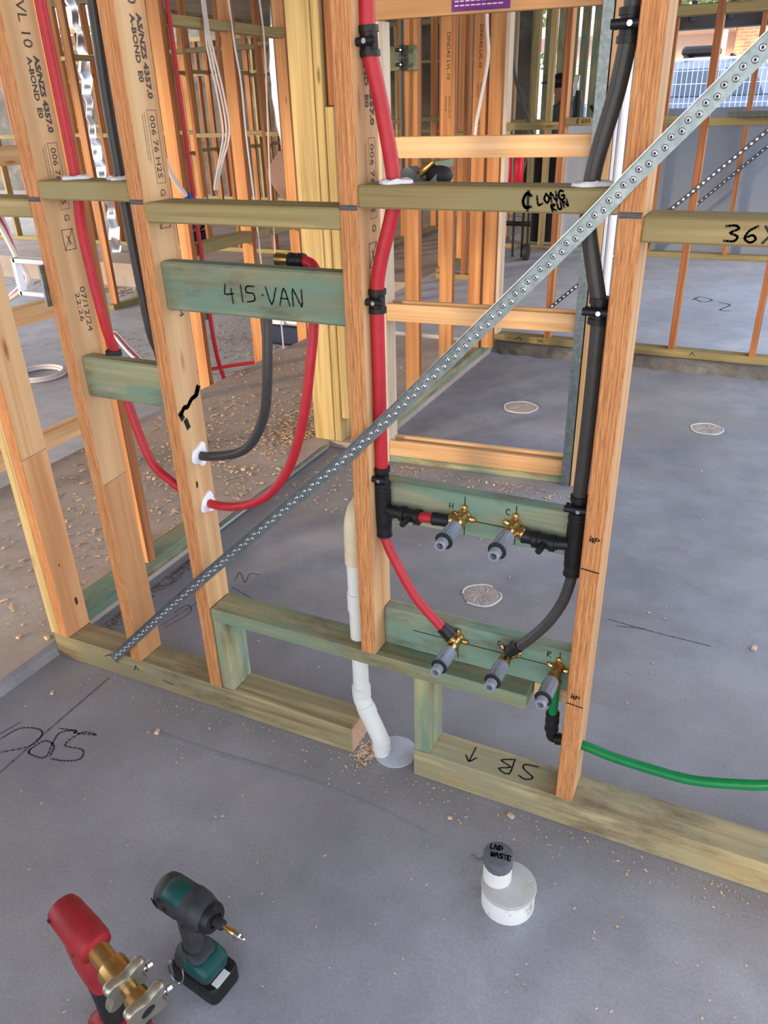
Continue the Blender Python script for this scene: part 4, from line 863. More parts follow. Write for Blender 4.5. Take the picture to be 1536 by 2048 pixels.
# steel furring profiles poking in at the right
FP = thing('steel_profile', 'bundled silver steel profiles resting on the nogging at the right edge', 'steel profile', (1.30, 3.2, 1.31))
def prof(x0, y0, z0, x1, y1, z1, s):
    b = BM(); sh = [(-1, 0), (-.6, .8), (.6, .8), (1, 0), (.88, 0), (.5, .68), (-.5, .68), (-.88, 0)]
    loft(b, [[(x, y+a*s*.9, z+c*s) for a, c in sh] for x, y, z in ((x0, y0, z0), (x1, y1, z1))]); bmesh.ops.recalc_face_normals(b, faces=b.faces); return b
add('profile', prof(1.10, 3.50, 1.290, 2.2, 3.20, 1.30, .030), 'galv', FP, sm=False); add('profile', prof(1.06, 3.44, 1.289, 2.2, 3.12, 1.30, .030), 'galv', FP, sm=False)
# ================================================================== OUTSIDE BEYOND THE GARAGE
bm = BM(); box(bm, (-40, 7.4, -.5), (40, 60, -.15), 0); struct('floor.005', bm, 'road', 'pale street and yard beyond the garage')
bm = BM(); box(bm, (-14, 17, -.2), (14, 60, .30), 0); struct('floor.006', bm, 'road', 'raised street on which the car stands')
BH = thing('brick_house', 'orange brick house across the street', 'house', (2.5, 27, .3))
b = BM(); box(b, (-.6, 27, .3), (8, 33, 5.5), 0); add('brick_wall', b, 'brick', BH, sm=False)
b = BM(); box(b, (-6, 28, .3), (-.6, 33, 3.1), 0); add('rendered_wall', b, 'house', BH, sm=False)
b = BM(); box(b, (-8.0, 25.8, 3.1), (-.62, 33.5, 3.4), .02); add('carport_roof', b, 'house', BH, sm=False)
for x in (-7.8, -.9): b = BM(); box(b, (x, 26, .3), (x+.14, 26.14, 3.1), .01); add('carport_post', b, 'white', BH, sm=False)
bm = BM(); box(bm, (-.2, 23.5, .2), (12, 26.6, 1.5), .1); struct('floor.007', bm, 'grass', 'green lawn in front of the brick house')
def tree(x, y, h, label):
    t = thing('tree', label, 'tree', (x, y, .3)); b = BM(); tube(b, [(x, y, .3), (x+.1, y, h*.5), (x-.1, y, h*.8)], [.16, .12, .05], 8)
    tube(b, [(x+.08, y, h*.4), (x+.6, y, h*.75)], [.07, .03], 6); tube(b, [(x+.05, y, h*.45), (x-.6, y+.2, h*.75)], [.07, .03], 6); add('trunk', b, 'bark', t)
    b = BM()
    for k in range(900):
        a, e, r = rnd()*6.28, (rnd()-.4)*2.2, 1.6*rnd()**.4; c = Vector((x+math.cos(a)*r, y+math.sin(a)*r, h*.72+e)); u = Vector((rnd()-.5, rnd()-.5, rnd()-.5)).normalized()*.16; w = u.orthogonal().normalized()*.09
        b.faces.new([b.verts.new(c+q) for q in (-u, w, u, -w)])
    add('foliage', b, 'leaf', t, sm=False, kind='stuff')
tree(-2.6, 36, 5.5, 'pale-trunked tree left of the brick house above the car'); tree(-5.4, 38, 5.5, 'bushy tree beyond the carport far left'); tree(-10.5, 37, 5.0, 'tree furthest left beyond the outer stud walls'); tree(-12, 30, 5, 'tree glimpsed between the left background studs')
# parked car, side on
CX, CY, CZ = -1.25, 19.0, .32
CAR = thing('car', 'blue-grey wagon with a roof box parked in the street', 'car', (CX, CY, CZ))
def carprof(pts, hw, inset=0.0): return [[(CX+x, CY+sgn*hw*(1-inset*max(0, z-.9)), CZ+z) for x, z in pts] for sgn in (-1, 1)]
low = [(-2.25, .35), (-2.3, .75), (-2.1, .95), (-1.1, 1.06), (2.15, 1.08), (2.28, .9), (2.28, .4), (1.9, .3), (-1.9, .3)]
b = BM(); loft(b, carprof(low, .92)); bmesh.ops.recalc_face_normals(b, faces=b.faces); bmesh.ops.bevel(b, geom=b.edges[:], offset=.06, segments=2, affect='EDGES'); add('body', b, 'carpaint', CAR)
cab = [(-1.15, 1.05), (-.45, 1.66), (-.2, 1.74), (1.75, 1.74), (1.95, 1.66), (2.2, 1.06)]
b = BM(); loft(b, carprof(cab, .90, .22)); bmesh.ops.recalc_face_normals(b, faces=b.faces); bmesh.ops.bevel(b, geom=b.edges[:], offset=.05, segments=2, affect='EDGES'); add('cabin', b, 'carpaint', CAR)
for w in ([(-.85, 1.10), (-.38, 1.58), (.12, 1.60), (.12, 1.10)], [(.20, 1.10), (.20, 1.60), (1.05, 1.60), (1.10, 1.10)], [(1.18, 1.10), (1.13, 1.60), (1.70, 1.60), (1.95, 1.10)]):
    b = BM(); loft(b, [[(CX+x, CY-.90*(1-.22*(z-.9))-d, CZ+z) for x, z in w] for d in (-.03, .012)]); bmesh.ops.recalc_face_normals(b, faces=b.faces); add('window', b, 'glass', CAR, sm=False)
for x in (-1.45, 1.5):
    b = BM(); lathe(b, (CX+x, CY-.95, CZ+.34), (0, 1, 0), [(0, .05), (0, .22), (.01, .24), (.01, .33), (.2, .34), (.2, .05)], 24); add('wheel', b, 'rubber', CAR)
    b = BM(); lathe(b, (CX+x, CY+.75, CZ+.34), (0, 1, 0), [(0, .05), (0, .34), (.2, .34), (.2, .05)], 24); add('wheel', b, 'rubber', CAR)
b = BM(); box(b, (CX-.75, CY-1.08, CZ+1.08), (CX-.58, CY-.90, CZ+1.22), .03); add('mirror', b, 'carpaint', CAR)
b = BM(); box(b, (CX+.2, CY-.35, CZ+1.84), (CX+.95, CY+.35, CZ+2.03), .08); rb = add('roof_box', b, 'black', CAR)
for x in (.3, 1.2): b = BM(); box(b, (CX+x, CY-.75, CZ+1.74), (CX+x+.06, CY+.75, CZ+1.85), .01); add('roof_bar', b, 'rubber', CAR)
b = BM(); box(b, (CX-2.0, CY-.93, CZ+.55), (CX+2.0, CY-.90, CZ+.66), .01); add('side_strip', b, 'rubber', CAR)
# temporary mesh fence
FE = thing('temporary_fence', 'white wire mesh site fence in front of the car', 'fence', (-.6, 15, -.1))
b = BM()
for i in range(92): x = -4.2+.085*i; tube(b, [(x, 15, -.1), (x, 15, 1.95)], .006, 4, False)
for z in (.1, .35, .7, 1.0, 1.3, 1.6, 1.8): tube(b, [(-4.2, 15.01, z), (3.6, 15.01, z)], .006, 4, False)
add('wire_mesh', b, 'white', FE, kind='stuff')
for x in (-4.2, -1.62, -1.52, 1.0, 1.1, 3.6): add('fence_post', tube(BM(), [(x, 15, -.15), (x, 15, 2.0)], .024, 10), 'white', FE)
add('top_tube', tube(BM(), [(-4.2, 15, 1.97), (3.6, 15, 1.97)], .022, 8), 'white', FE)
# second vehicle glimpse: dark tray behind
V2 = thing('car', 'dark ute with a boxed tray behind the fence at the right', 'car', (1.9, 21.4, .3))
b = BM(); prf = [(1.5, .3), (1.5, 1.2), (2.1, 1.3), (2.5, 1.75), (3.7, 1.75), (3.9, 1.15), (5.6, 1.15), (5.6, .35)]
loft(b, [[(x-1.0, 21.4+s*.9, .3+z) for x, z in prf] for s in (-1, 1)]); bmesh.ops.recalc_face_normals(b, faces=b.faces); bmesh.ops.bevel(b, geom=b.edges[:], offset=.05, segments=2, affect='EDGES'); add('body', b, 'beam', V2)
b = BM(); box(b, (1.35, 20.46, 1.5), (2.6, 20.5, 1.98), .01); add('window', b, 'glass', V2)
for x in (1.3, 3.6): b = BM(); lathe(b, (x, 20.42, .64), (0, 1, 0), [(0, .05), (0, .34), (.2, .34), (.2, .05)], 22); add('wheel', b, 'rubber', V2)
# ================================================================== PERSON
PX, PYY, PZ = -1.02, 8.5, -.15
PER = thing('person', 'person in grey hoodie and dark cap standing by the bench beyond the studs', 'person', (PX, PYY, PZ))
def skin(name, verts, edges, radii, mat, parent, root=0, sub=2):
    me = bpy.data.meshes.new(name); O = Vector(verts[root]); me.from_pydata([Vector(v)-O for v in verts], edges, [])
    o = link(name, me, parent, mat, None, O-(wpos(parent) if parent else Vector()))
    o.modifiers.new('skin', 'SKIN'); sv = me.skin_vertices[0].data
    for i, r in enumerate(radii): sv[i].radius = r if isinstance(r, tuple) else (r, r)
    sv[root].use_root = True
    q = o.modifiers.new('sub', 'SUBSURF'); q.levels = sub; q.render_levels = sub
    dg = bpy.context.evaluated_depsgraph_get(); m2 = bpy.data.meshes.new_from_object(o.evaluated_get(dg)); o.modifiers.clear(); old = o.data; o.data = m2; bpy.data.meshes.remove(old)
    if not m2.materials: m2.materials.append(M[mat])
    smooth(m2, 80); return o
pv = lambda *L: [(PX+y, PYY-x, PZ+z) for x, y, z in L]
P1 = lambda x, y, z: pv((x, y, z))[0]
V = pv((0, 0, .95), (0, .01, 1.15), (0, 0, 1.38), (0, -.01, 1.50), (0, -.03, 1.60), (0, -.03, 1.72), (-.10, 0, .90), (-.11, -.02, .50), (-.11, .03, .09), (-.11, -.10, .04), (.10, 0, .90), (.12, -.03, .50), (.12, .03, .09), (.12, -.10, .04), (-.20, 0, 1.42), (-.26, -.03, 1.15), (-.23, -.20, .98), (-.20, -.28, .95), (.20, 0, 1.42), (.26, -.03, 1.15), (.23, -.20, 1.0), (.20, -.28, .98))
Ed = [(0, 1), (1, 2), (2, 3), (3, 4), (4, 5), (0, 6), (6, 7), (7, 8), (8, 9), (0, 10), (10, 11), (11, 12), (12, 13), (2, 14), (14, 15), (15, 16), (16, 17), (2, 18), (18, 19), (19, 20), (20, 21)]
Rr = [.11, .10, .11, .055, .075, .085, .075, .055, .04, .035, .075, .055, .04, .035, .045, .035, .03, .028, .045, .035, .03, .028]
body = skin('body', V, Ed, Rr, 'skin', PER)
skin('hoodie', pv((0, 0, .92), (0, .01, 1.15), (0, 0, 1.38), (0, .02, 1.50), (-.20, 0, 1.42), (-.26, -.03, 1.15), (-.23, -.20, .99), (.20, 0, 1.42), (.26, -.03, 1.15), (.23, -.20, 1.01)), [(0, 1), (1, 2), (2, 3), (2, 4), (4, 5), (5, 6), (2, 7), (7, 8), (8, 9)], [.17, .16, .165, .10, .095, .075, .06, .095, .075, .06], 'cloth', PER)
skin('trousers', pv((0, 0, .97), (-.10, 0, .88), (-.11, -.02, .50), (-.11, .03, .12), (.10, 0, .88), (.12, -.03, .50), (.12, .03, .12)), [(0, 1), (1, 2), (2, 3), (0, 4), (4, 5), (5, 6)], [.155, .105, .08, .065, .105, .08, .065], 'dkcloth', PER)
b = BM(); sphere(b, P1(0, -.03, 1.735), .105, 1.12, 1, .8); box(b, (PX-.24, PYY-.07, PZ+1.715), (PX-.08, PYY+.07, PZ+1.73), .005); add('cap', b, 'black', PER)
for s in (-1, 1): b = BM(); sphere(b, P1(s*.115, -.04, .055), .06, 2.2, .85, .9); add('boot', b, 'rubber', PER)
for s in (-1, 1):
    for k in range(5):
        bx = s*(.20+(.012*(k-1.5) if k < 4 else -.03)); add('finger', tube(BM(), spline(pv((bx, -.29, .96), (bx, -.34, .955-.01*k*.3), (bx, -.365, .935)), 3), [.009, .0088, .0086, .0084, .008, .0075, .007], 8), 'skin', PER)
for s in (-1, 1): b = BM(); sphere(b, P1(s*.034, -.112, 1.66), .012); add('eye', b, 'rubber', PER)
b = BM(); sphere(b, P1(0, -.125, 1.625), .016, 1.2, .8, 1.3); add('nose', b, 'skin', PER); b = BM(); sphere(b, P1(0, -.108, 1.58), .022, .4, 1, .25); add('mouth', b, 'bagcloth', PER)
b = BM(); loft(b, [[P1(.10*math.cos(a)*w, .035+.075*math.sin(a)*w, z) for a in [2*math.pi*k/16 for k in range(16)]] for z, w in ((1.40, 1.1), (1.46, 1.25), (1.53, 1.15), (1.56, .8))]); add('hood', b, 'cloth', PER)
for s in (-1, 1): b = BM(); sphere(b, P1(s*.085, -.02, 1.645), .03, .7, .3, 1); add('ear', b, 'skin', PER)
WB = thing('work_bench', 'pale bench with black power tools on it beyond the studs', 'bench', (-.62, 7.9, -.15))
b = BM(); box(b, (-.95, 7.7, 1.02), (-.35, 8.1, 1.06), .004); add('bench_top', b, 'white', WB)
for x in (-.92, -.42):
    for y in (7.74, 8.0): b = BM(); box(b, (x, y, -.15), (x+.05, y+.05, 1.02), .003); add('leg', b, 'beam', WB)
PTL = thing('power_tool', 'black power tool standing upright on the pale bench', 'power tool', (-.66, 7.85, 1.06))
b = BM(); lathe(b, (-.70, 7.85, 1.06), (0, 0, 1), [(0, .07), (.04, .075), (.22, .04), (.30, .05), (.42, .035)], 14); add('body', b, 'black', PTL); add('handle', tube(BM(), spline([(-.70, 7.85, 1.12), (-.56, 7.85, 1.10), (-.50, 7.85, 1.24), (-.56, 7.85, 1.34)], 5), .02, 8), 'rubber', PTL); b = BM(); box(b, (-.755, 7.82, 1.42), (-.70, 7.88, 1.62), .006); add('guide', b, 'steel', PTL)
BC = thing('tool_bag', 'black tool bag with ragged edge standing in front of the pale bench', 'bag', (-.90, 7.72, .5))
b = BM(); loft(b, [[(-.92+w*math.cos(2*math.pi*k/16)*(1+.15*math.sin(5*k+z*9)), 7.52+.12*math.sin(2*math.pi*k/16), z) for k in range(16)] for z, w in ((-.15, .14), (.0, .18), (.25, .16), (.34, .19), (.5, .22), (.7, .20), (.85, .17), (1.0, .15))]); add('bag', b, 'dkcloth', BC); add('strap', tube(BM(), [(-.98, 7.54, 1.0), (-.9, 7.68, 1.06), (-.82, 7.54, 1.0)], .01, 6), 'rubber', BC)
# ================================================================== TOOLS IN FRONT
DR = thing('impact_driver', 'dusty black and teal cordless impact driver standing on its battery', 'impact driver', (.685, -.585, 0))
hz = Vector((.992, -.125, 0)); vz = Vector((.125, .992, 0)); zz = Vector((0, 0, 1))
DO = Vector((.682, -.588, 0))
def dl(x, y, z): return DO+hz*x+vz*y+zz*z
def rsec(x0, x1, y0, y1, z, n=5, c=.3, f=None, tilt=0.):
    """rounded rectangle section at height z"""
    out = []; rx = (x1-x0)*c; ry = (y1-y0)*c; r = min(rx, ry)
    for cx, cy, a0 in ((x1-r, y1-r, 0), (x0+r, y1-r, 90), (x0+r, y0+r, 180), (x1-r, y0+r, 270)):
        for k in range(n): a = math.radians(a0+90*k/(n-1)); out.append((f or dl)(cx+r*math.cos(a), cy+r*math.sin(a), z+tilt*(cx+r*math.cos(a))))
    return out
b = BM(); loft(b, [rsec(-.053, .050, -.031, .033, .000, c=.2), rsec(-.056, .053, -.033, .035, .004, c=.2), rsec(-.056, .053, -.033, .035, .034, c=.2), rsec(-.052, .050, -.031, .033, .040, c=.2)]); bat = add('battery', b, 'black', DR)
b = BM(); f = [dl(.0535, y, z) for y, z in ((-.010, .010), (.020, .010), (.020, .030), (-.010, .030))]
b = BM(); q = [dl(x, y, .0405) for x, y in ((.012, -.022), (.046, -.022), (.046, .006), (.012, .006))]; loft(b, [[p-zz*.001 for p in q], [p+zz*.0012 for p in q]]); bmesh.ops.recalc_face_normals(b, faces=b.faces)
# sloping front face of the foot carries the pale label
b.free()
b = BM(); loft(b, [rsec(-.050, .036, -.029, .031, .038, c=.25), rsec(-.050, .034, -.029, .031, .056, c=.25), rsec(-.046, .020, -.025, .027, .072, c=.3), rsec(-.036, .002, -.020, .022, .082, c=.4)]); ft = add('foot', b, 'dkbody', DR)
b = BM(); loft(b, [rsec(-.030, .038, -.0295, .0315, .050, c=.25), rsec(-.028, .036, -.0295, .0315, .062, c=.25), rsec(-.022, .022, -.027, .029, .0725, c=.3), rsec(-.020, .018, -.026, .028, .0735, c=.3)]); add('teal_panel', b, 'dkgreen', DR)
b = BM(); q = [dl(.0385, -.016, .0425), dl(.0500, -.016, .0412), dl(.0500, .012, .0412), dl(.0385, .012, .0425)]
lbv = [(.0375, -.020), (.0515, -.020), (.0515, .012), (.0375, .012)]
b.free(); b = BM(); loft(b, [[dl(x, y, .0395) for x, y in lbv], [dl(x, y, .0412) for x, y in lbv]]); bmesh.ops.recalc_face_normals(b, faces=b.faces); add('label', b, 'lightlabel', bat, sm=False)
b = BM(); loft(b, [rsec(-.034, .002, -.0165, .0185, .078, c=.42), rsec(-.036, -.002, -.0150, .0170, .105, c=.45), rsec(-.038, .000, -.0150, .0170, .135, c=.45), rsec(-.036, .012, -.0165, .0185, .165, c=.45), rsec(-.038, .020, -.0185, .0205, .178, c=.45)]); add('handle', b, 'dkbody', DR)
b = BM(); loft(b, [rsec(.002, .012, -.006, .008, .140, c=.4), rsec(.006, .019, -.006, .008, .152, c=.4), rsec(.008, .017, -.006, .008, .166, c=.4)]); add('trigger', b, 'black', DR)
HZc = .200; ho = dl(0, .001, HZc)
b = BM(); lathe(b, ho-hz*.066, hz, [(0, .012), (.001, .024), (.006, .0295), (.016, .0315), (.060, .0315), (.066, .0310)], 28); add('motor_housing', b, 'dkbody', DR)
def arcpanel(x0, x1, r, a0, a1, name, mat, c=None):
    b = BM(); n = 12; rows = []
    for x, q in ((x0, r-.001), (x0+.003, r+.0012), (x1-.003, r+.0012), (x1, r-.001)):
        rows.append([b.verts.new((c or ho)+hz*x+(zz*math.sin(math.radians(a0+(a1-a0)*k/n))+vz*math.cos(math.radians(a0+(a1-a0)*k/n)))*(q if 0 < k < n else r-.001)) for k in range(n+1)])
    for A, B in zip(rows, rows[1:]):
        for k in range(n): b.faces.new((A[k], B[k], B[k+1], A[k+1]))
    bmesh.ops.recalc_face_normals(b, faces=b.faces); return add(name, b, mat, DR)
arcpanel(-.044, .006, .0316, 50, 150, 'teal_panel', 'dkgreen'); arcpanel(-.058, -.012, .0312, 190, 222, 'teal_panel', 'dkgreen'); arcpanel(-.010, .012, .0318, 205, 240, 'teal_panel', 'dkgreen')
b = BM(); lathe(b, ho-hz*.002, hz, [(0, .0330), (.004, .0335), (.022, .0320), (.040, .0270), (.050, .0235), (.052, .014)], 28); add('hammer_case', b, 'dkbody', DR)
b = BM(); lathe(b, ho+hz*.042, hz, [(0, .0265), (.006, .0262), (.012, .0225), (.013, .0130), (.010, .0125)], 26); add('nose_bumper', b, 'black', DR)
b = BM(); lathe(b, ho+hz*.054, hz, [(0, .0085), (.014, .0090), (.018, .0085), (.018, .004)], 20); add('chuck_collar', b, 'rubber', DR)
b = BM(); lathe(b, ho+hz*.070, hz, [(0, .0034), (.014, .0034), (.015, .0052), (.026, .0055), (.028, .0042), (.036, .0045)], 14); bt = add('bit_holder', b, 'brass', DR)
b = BM()
lathe(b, ho+hz*.098, hz, [(0, .0058), (.002, .0062), (.004, .0056), (.006, .0062), (.008, .0056), (.010, .0060), (.012, .0036), (.019, .0032), (.021, .0008)], 14); add('driver_bit', b, 'steel', DR)
for x, y, z in ((-.052, -.0235, .196), (-.045, -.0275, .214), (.010, -.0285, .190), (-.030, -.030, .205)):
    b = BM(); lathe(b, dl(x, y*1.08, z), -vz, [(0, .0042), (.0012, .0040), (.0013, .002)], 10); add('screw', b, 'black', DR)
for k in range(4): b = BM(); tube(b, [dl(-.0635+.004*k, -.026-.0012*k, .188+.001*k), dl(-.0635+.004*k, -.0285-.0012*k, .205)], .0012, 6); add('vent_slot', b, 'ink', DR)
b = BM(); tube(b, spline([dl(-.040, -.033, .062), dl(-.044, -.040, .055), dl(-.040, -.042, .030), dl(-.020, -.042, .024), (dl(-.012, -.038, .040)), dl(-.016, -.033, .058)], 5), .0022, 8); add('belt_hook', b, 'steel', DR)
# press tool
PR = thing('press_tool', 'red cordless press tool with two brass clamp heads', 'press tool', (.60, -.73, 0))
ph = Vector((.955, -.245, -.165)).normalized(); pv_ = Vector((.25, .968, 0)).normalized(); PO = Vector((.545, -.704, .225))
ax = lambda s: PO+ph*s
b = BM(); lathe(b, ax(-.044), ph, [(0, .010), (.001, .019), (.005, .025), (.016, .028), (.07, .0300), (.092, .0295), (.102, .027), (.106, .020)], 30); add('motor_housing', b, 'red2', PR)
pz = PO+ph*.012
def pl(x, y, z):
    q = max(0, min(1, (.19-z)/.12)); return Vector((pz.x+.050*q, pz.y-.020*q, 0))+Vector((ph.x, ph.y, 0)).normalized()*x+pv_*y+zz*z
b = BM(); loft(b, [rsec(-.020, .036, -.022, .022, .130, c=.4, f=pl), rsec(-.026, .045, -.026, .026, .160, c=.4, f=pl), rsec(-.026, .046, -.027, .027, .190, c=.4, f=pl), rsec(-.018, .036, -.025, .025, .215, c=.4, f=pl)]); add('lower_housing', b, 'red2', PR)
b = BM(); loft(b, [rsec(-.018, .030, -.021, .021, .045, c=.45, f=pl), rsec(-.018, .028, -.0205, .0205, .085, c=.45, f=pl), rsec(-.018, .030, -.021, .021, .115, c=.45, f=pl), rsec(-.020, .034, -.022, .022, .140, c=.45, f=pl)]); add('handle', b, 'black', PR)
b = BM(); loft(b, [rsec(-.036, .062, -.034, .034, .0, c=.25, f=pl), rsec(-.038, .066, -.036, .036, .005, c=.25, f=pl), rsec(-.038, .066, -.036, .036, .045, c=.25, f=pl), rsec(-.028, .050, -.028, .028, .058, c=.35, f=pl), rsec(-.018, .032, -.020, .020, .064, c=.4, f=pl)]); add('battery_foot', b, 'red2', PR)
b = BM(); tube(b, [pl(.052, y, .055) for y in (-.034, 0, .034)], .004, 8); add('foot_trim', b, 'black', PR)
b = BM(); lathe(b, ax(.060), ph, [(0, .0175), (.060, .0175), (.061, .0165)], 26); add('shaft', b, 'brass', PR)
b = BM(); lathe(b, ax(.096), ph, [(0, .0175), (.001, .0235), (.004, .0245), (.042, .0245), (.044, .0225), (.044, .013)], 28); add('brass_sleeve', b, 'brass', PR)
b = BM(); lathe(b, ax(.120), ph, [(0, .0125), (.070, .0125)], 22); add('shaft', b, 'brass', PR)
def claw(s, R0, label=None, hole=.0125):
    """flat four-armed clamp head around the shaft"""
    up = pv_.copy(); up = (up-ph*up.dot(ph)).normalized(); wv = ph.cross(up); N = 64; b = BM(); rr = []
    for d, q in ((0, 1.), (.003, 1.06), (.012, 1.06), (.015, 1.)):
        ring = []
        for k in range(N):
            a = 2*math.pi*k/N; c = abs(math.cos(2*a+math.pi/2)); r = (R0*(.62+.42*c**3))*q; ring.append(b.verts.new(ax(s+d)+(up*math.cos(a)+wv*math.sin(a))*r))
        rr.append(ring)
    inn = [[b.verts.new(ax(s+d)+(up*math.cos(2*math.pi*k/N)+wv*math.sin(2*math.pi*k/N))*hole) for k in range(N)] for d in (0, .015)]
    seq = [inn[0]]+rr+[inn[1]]
    for A, B in zip(seq, seq[1:]+[seq[0]]):
        for k in range(N): b.faces.new((A[k], A[(k+1) % N], B[(k+1) % N], B[k]))
    bmesh.ops.recalc_face_normals(b, faces=b.faces); o = add('clamp_head', b, 'claw', PR)
    b = BM(); kd = (up*.9-wv*.3).normalized(); lathe(b, ax(s+.004)+kd*R0*.55, kd, [(0, .004), (.016, .004), (.017, .0075), (.026, .0078), (.028, .006)], 12); add('thumb_screw', b, 'steel', o)
claw(.128, .041, hole=.0128); claw(.178, .040, hole=.0118)
b = BM(); lathe(b, ax(.158), ph, [(0, .0126), (.001, .0190), (.020, .0195), (.021, .0126)], 24); add('brass_sleeve', b, 'brass', PR)
b = BM(); lathe(b, ax(.1915), ph, [(0, .0117), (.0004, .0112)], 20); add('bore', b, 'ink', PR)
for x, z in ((-.028, .232), (-.026, .208), (.040, .222), (.005, .204)):
    b = BM(); c = ax(x)+Vector((0, 0, z-.225))-pv_*.0285*math.sqrt(max(.05, 1-((z-.225)/.030)**2)); lathe(b, c, -pv_, [(0, .004), (.0016, .0038), (.0017, .002)], 10); add('screw', b, 'rubber', PR)
# ================================================================== FLOOR MARKS AND DEBRIS
def marks(label, strokes, w, z=0., mat='pencil'):
    b = BM()
    for st in strokes: ribbon(b, [Vector((p.x, p.y, z+.0006)) for p in (spline(st, 5) if len(st) > 2 else [Vector(q) for q in st])], w, (0, 0, 1))
    return tag(add('pencil_mark', b, mat, sm=False), label, 'pencil mark')
g = lambda u, v, z=0.: at(u, v, z=z)
marks('long dark pencil line with a loop on the floor at lower left', [[g(218, 1356), g(120, 1440), g(0, 1545)], [g(0, 1468), g(40, 1445)], [g(0, 1478), g(40, 1457), g(76, 1458), g(84, 1470), g(60, 1492), g(0, 1505)]], .004)
marks('pencilled figures 63 scribbled on the floor at lower left', [[g(150, 1460), g(120, 1466), g(106, 1485), g(90, 1515), g(60, 1508), g(62, 1498), g(90, 1482), g(108, 1492), g(100, 1512)], [g(118, 1457), g(152, 1462), g(150, 1466), g(192, 1470), g(165, 1465), g(130, 1490), g(165, 1500), g(160, 1518), g(130, 1522), g(102, 1518)]], .004)
marks('pencil scribbles on the floor behind the third stud', [[g(465, 1175), g(500, 1195)], [g(470, 1160), g(480, 1145), g(490, 1165), g(500, 1148), g(520, 1150)], [g(330, 1255), g(380, 1225), g(375, 1210), g(350, 1225)], [g(324, 1250), g(395, 1205)]], .003)
marks('faint pencil loops on the far garage floor', [[at(1385, 600, z=ZG), at(1400, 594, z=ZG), at(1424, 600, z=ZG), at(1405, 604, z=ZG), at(1390, 598, z=ZG)], [at(1438, 605, z=ZG), at(1460, 610, z=ZG), at(1440, 620, z=ZG), at(1462, 622, z=ZG)]], .012, ZG)
marks('scratched line on the bare floor right of the tall stud', [[g(1215, 1238), g(1300, 1262), g(1420, 1292)], [g(1235, 1252), g(1290, 1258)]], .0035)
# slightly raised trowelled seam in the concrete
b = BM(); pts = spline([g(312, 1463), g(420, 1500), g(520, 1530), g(640, 1568), g(760, 1618), g(850, 1665)], 8); loft(b, [[(p.x-.010, p.y-.020, -.001), (p.x, p.y, .0016), (p.x+.004, p.y+.010, -.001)] for p in pts]); bmesh.ops.recalc_face_normals(b, faces=b.faces); o = struct('trim_5', b, 'conc', 'raised trowelled seam across the foreground floor', True)
def debris(name, label, gen, n, s0, s1, mat='chip'):
    b = BM()
    for _ in range(n):
        x, y, z = gen(); s = s0+(s1-s0)*rnd()**2; a = rnd()*6.28; u = Vector((math.cos(a), math.sin(a), .35*(rnd()-.5))); w = Vector((-math.sin(a), math.cos(a), .5*(rnd()-.5))); c = Vector((x, y, z+.0012+s*.15)); h = Vector((0, 0, s*.35*rnd()))
        p = [b.verts.new(q) for q in (c-u*s-w*s*.45, c-w*s*.5+h, c+u*s-w*s*.4, c+u*s+w*s*.4, c+w*s*.5+h, c-u*s+w*s*.45)]
        b.faces.new((p[0], p[1], p[4], p[5])); b.faces.new((p[1], p[2], p[3], p[4]))
    o = add(name, b, mat, sm=False, kind='stuff'); o['label'] = label; o['category'] = 'wood shavings'
ga = random.gauss
def near(cx, cy, sx, sy, z, lim=None):
    def f():
        while True:
            x, y = ga(cx, sx), ga(cy, sy)
            if lim is None or lim(x, y): return x, y, z
    return f
onslab = lambda x, y: -1.30 < x < XS-.02 and .1 < y < 3.3 and not (-.40 < x and 1.6 < y)
debris('wood_shavings', 'curled wood shavings scattered over the dusty slab by the post', near(-.75, 1.5, .38, .75, ZU, onslab), 2400, .003, .014)
debris('wood_shavings', 'shavings heaped beside the foot of the treated post', near(-.50, 1.75, .10, .16, ZU, lambda x, y: x < -.40), 800, .003, .014)
debris('wood_shavings', 'pale shavings spread over the sunken floor', near(-2.1, 3.7, .8, .7, ZP, lambda x, y: x < -1.5 and y < 4.9), 1500, .006, .018)
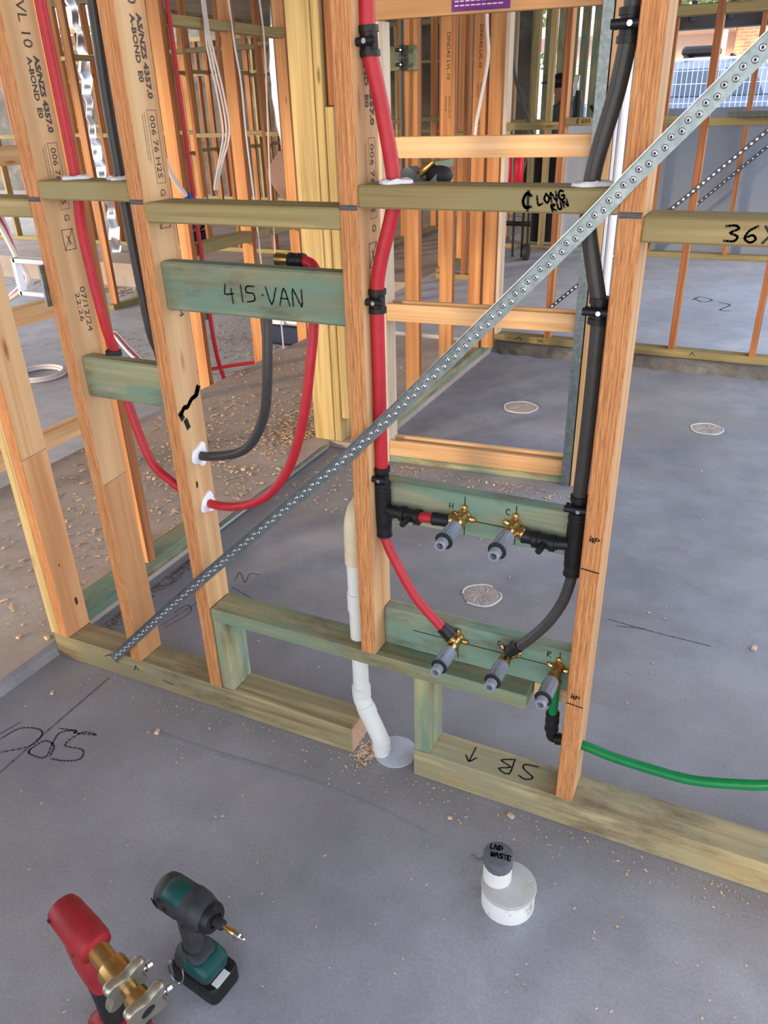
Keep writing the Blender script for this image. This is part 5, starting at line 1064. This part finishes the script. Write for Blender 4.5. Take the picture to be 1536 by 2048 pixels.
debris('wood_shavings', 'sandy litter on the far step', near(-4.2, 4.85, 1.2, .12, ZP, lambda x, y: y < 5.0), 900, .01, .03)
debris('wood_shavings', 'shavings on the slab in front of the left corner stud', near(-.50, .35, .15, .35, ZU, lambda x, y: x < XS-.03), 240, .003, .012)
debris('wood_shavings', 'sparse crumbs of timber on the foreground floor', lambda: (-.2+1.9*rnd(), -.9+.88*rnd(), 0), 260, .0010, .0042)
debris('wood_shavings', 'fine crumbs along the front of the bottom plate', lambda: (-.2+1.9*rnd(), -.012-.07*rnd()**2, 0), 520, .0008, .0036)
debris('wood_shavings', 'sawdust around the foot of the white waste pipe', near(.705, .02, .018, .03, 0), 260, .0015, .006)
debris('wood_shavings', 'crumbs under the pocket door frame', lambda: (-.25+1.1*rnd(), 1.58-.5*rnd()**2, 0), 900, .002, .009)
debris('wood_shavings', 'few crumbs on the wet area floor behind the taps', lambda: (-.2+2.0*rnd(), .1+3.1*rnd(), 0), 160, .0015, .006)
def grit(): 
    y = .09+.6*rnd(); return (-.287+.02+.05*rnd()**2, y, 0)
debris('wood_shavings', 'dark grit along the foot of the short plate', grit, 700, .0015, .006, 'conc_edge')
# bigger offcuts one can count on the floor
for i, (u, v, z, s, lab) in enumerate(((487, 940, ZU, .016, 'pale offcut on the slab right of the third stud'), (38, 1275, ZU, .010, 'small cube offcut on the slab at far left'), (95, 1277, ZU, .012, 'small offcut beside the corner stud foot'), (105, 1387, 0, .008, 'reddish chip on the floor below the slab step'), (1022, 1633, 0, .010, 'reddish shaving in front of the right plate'), (315, 1465, 0, .010, 'pale chip at the end of the floor seam'), (1508, 1298, 0, .012, 'pink offcut on the bare floor at the right'), (900, 1637, 0, .007, 'brown crumb between the gap and the floor riser'))):
    c = at(u, v, z=z); b = _chbox(s*1.5, s, s*.7, .001); bmesh.ops.rotate(b, verts=b.verts, cent=(0, 0, 0), matrix=Matrix.Rotation(rnd()*3, 3, 'Z')); bmesh.ops.translate(b, verts=b.verts, vec=(c.x, c.y, z+s*.35)); tag(add('timber_offcut', b, 'chip', sm=False), lab, 'offcut')
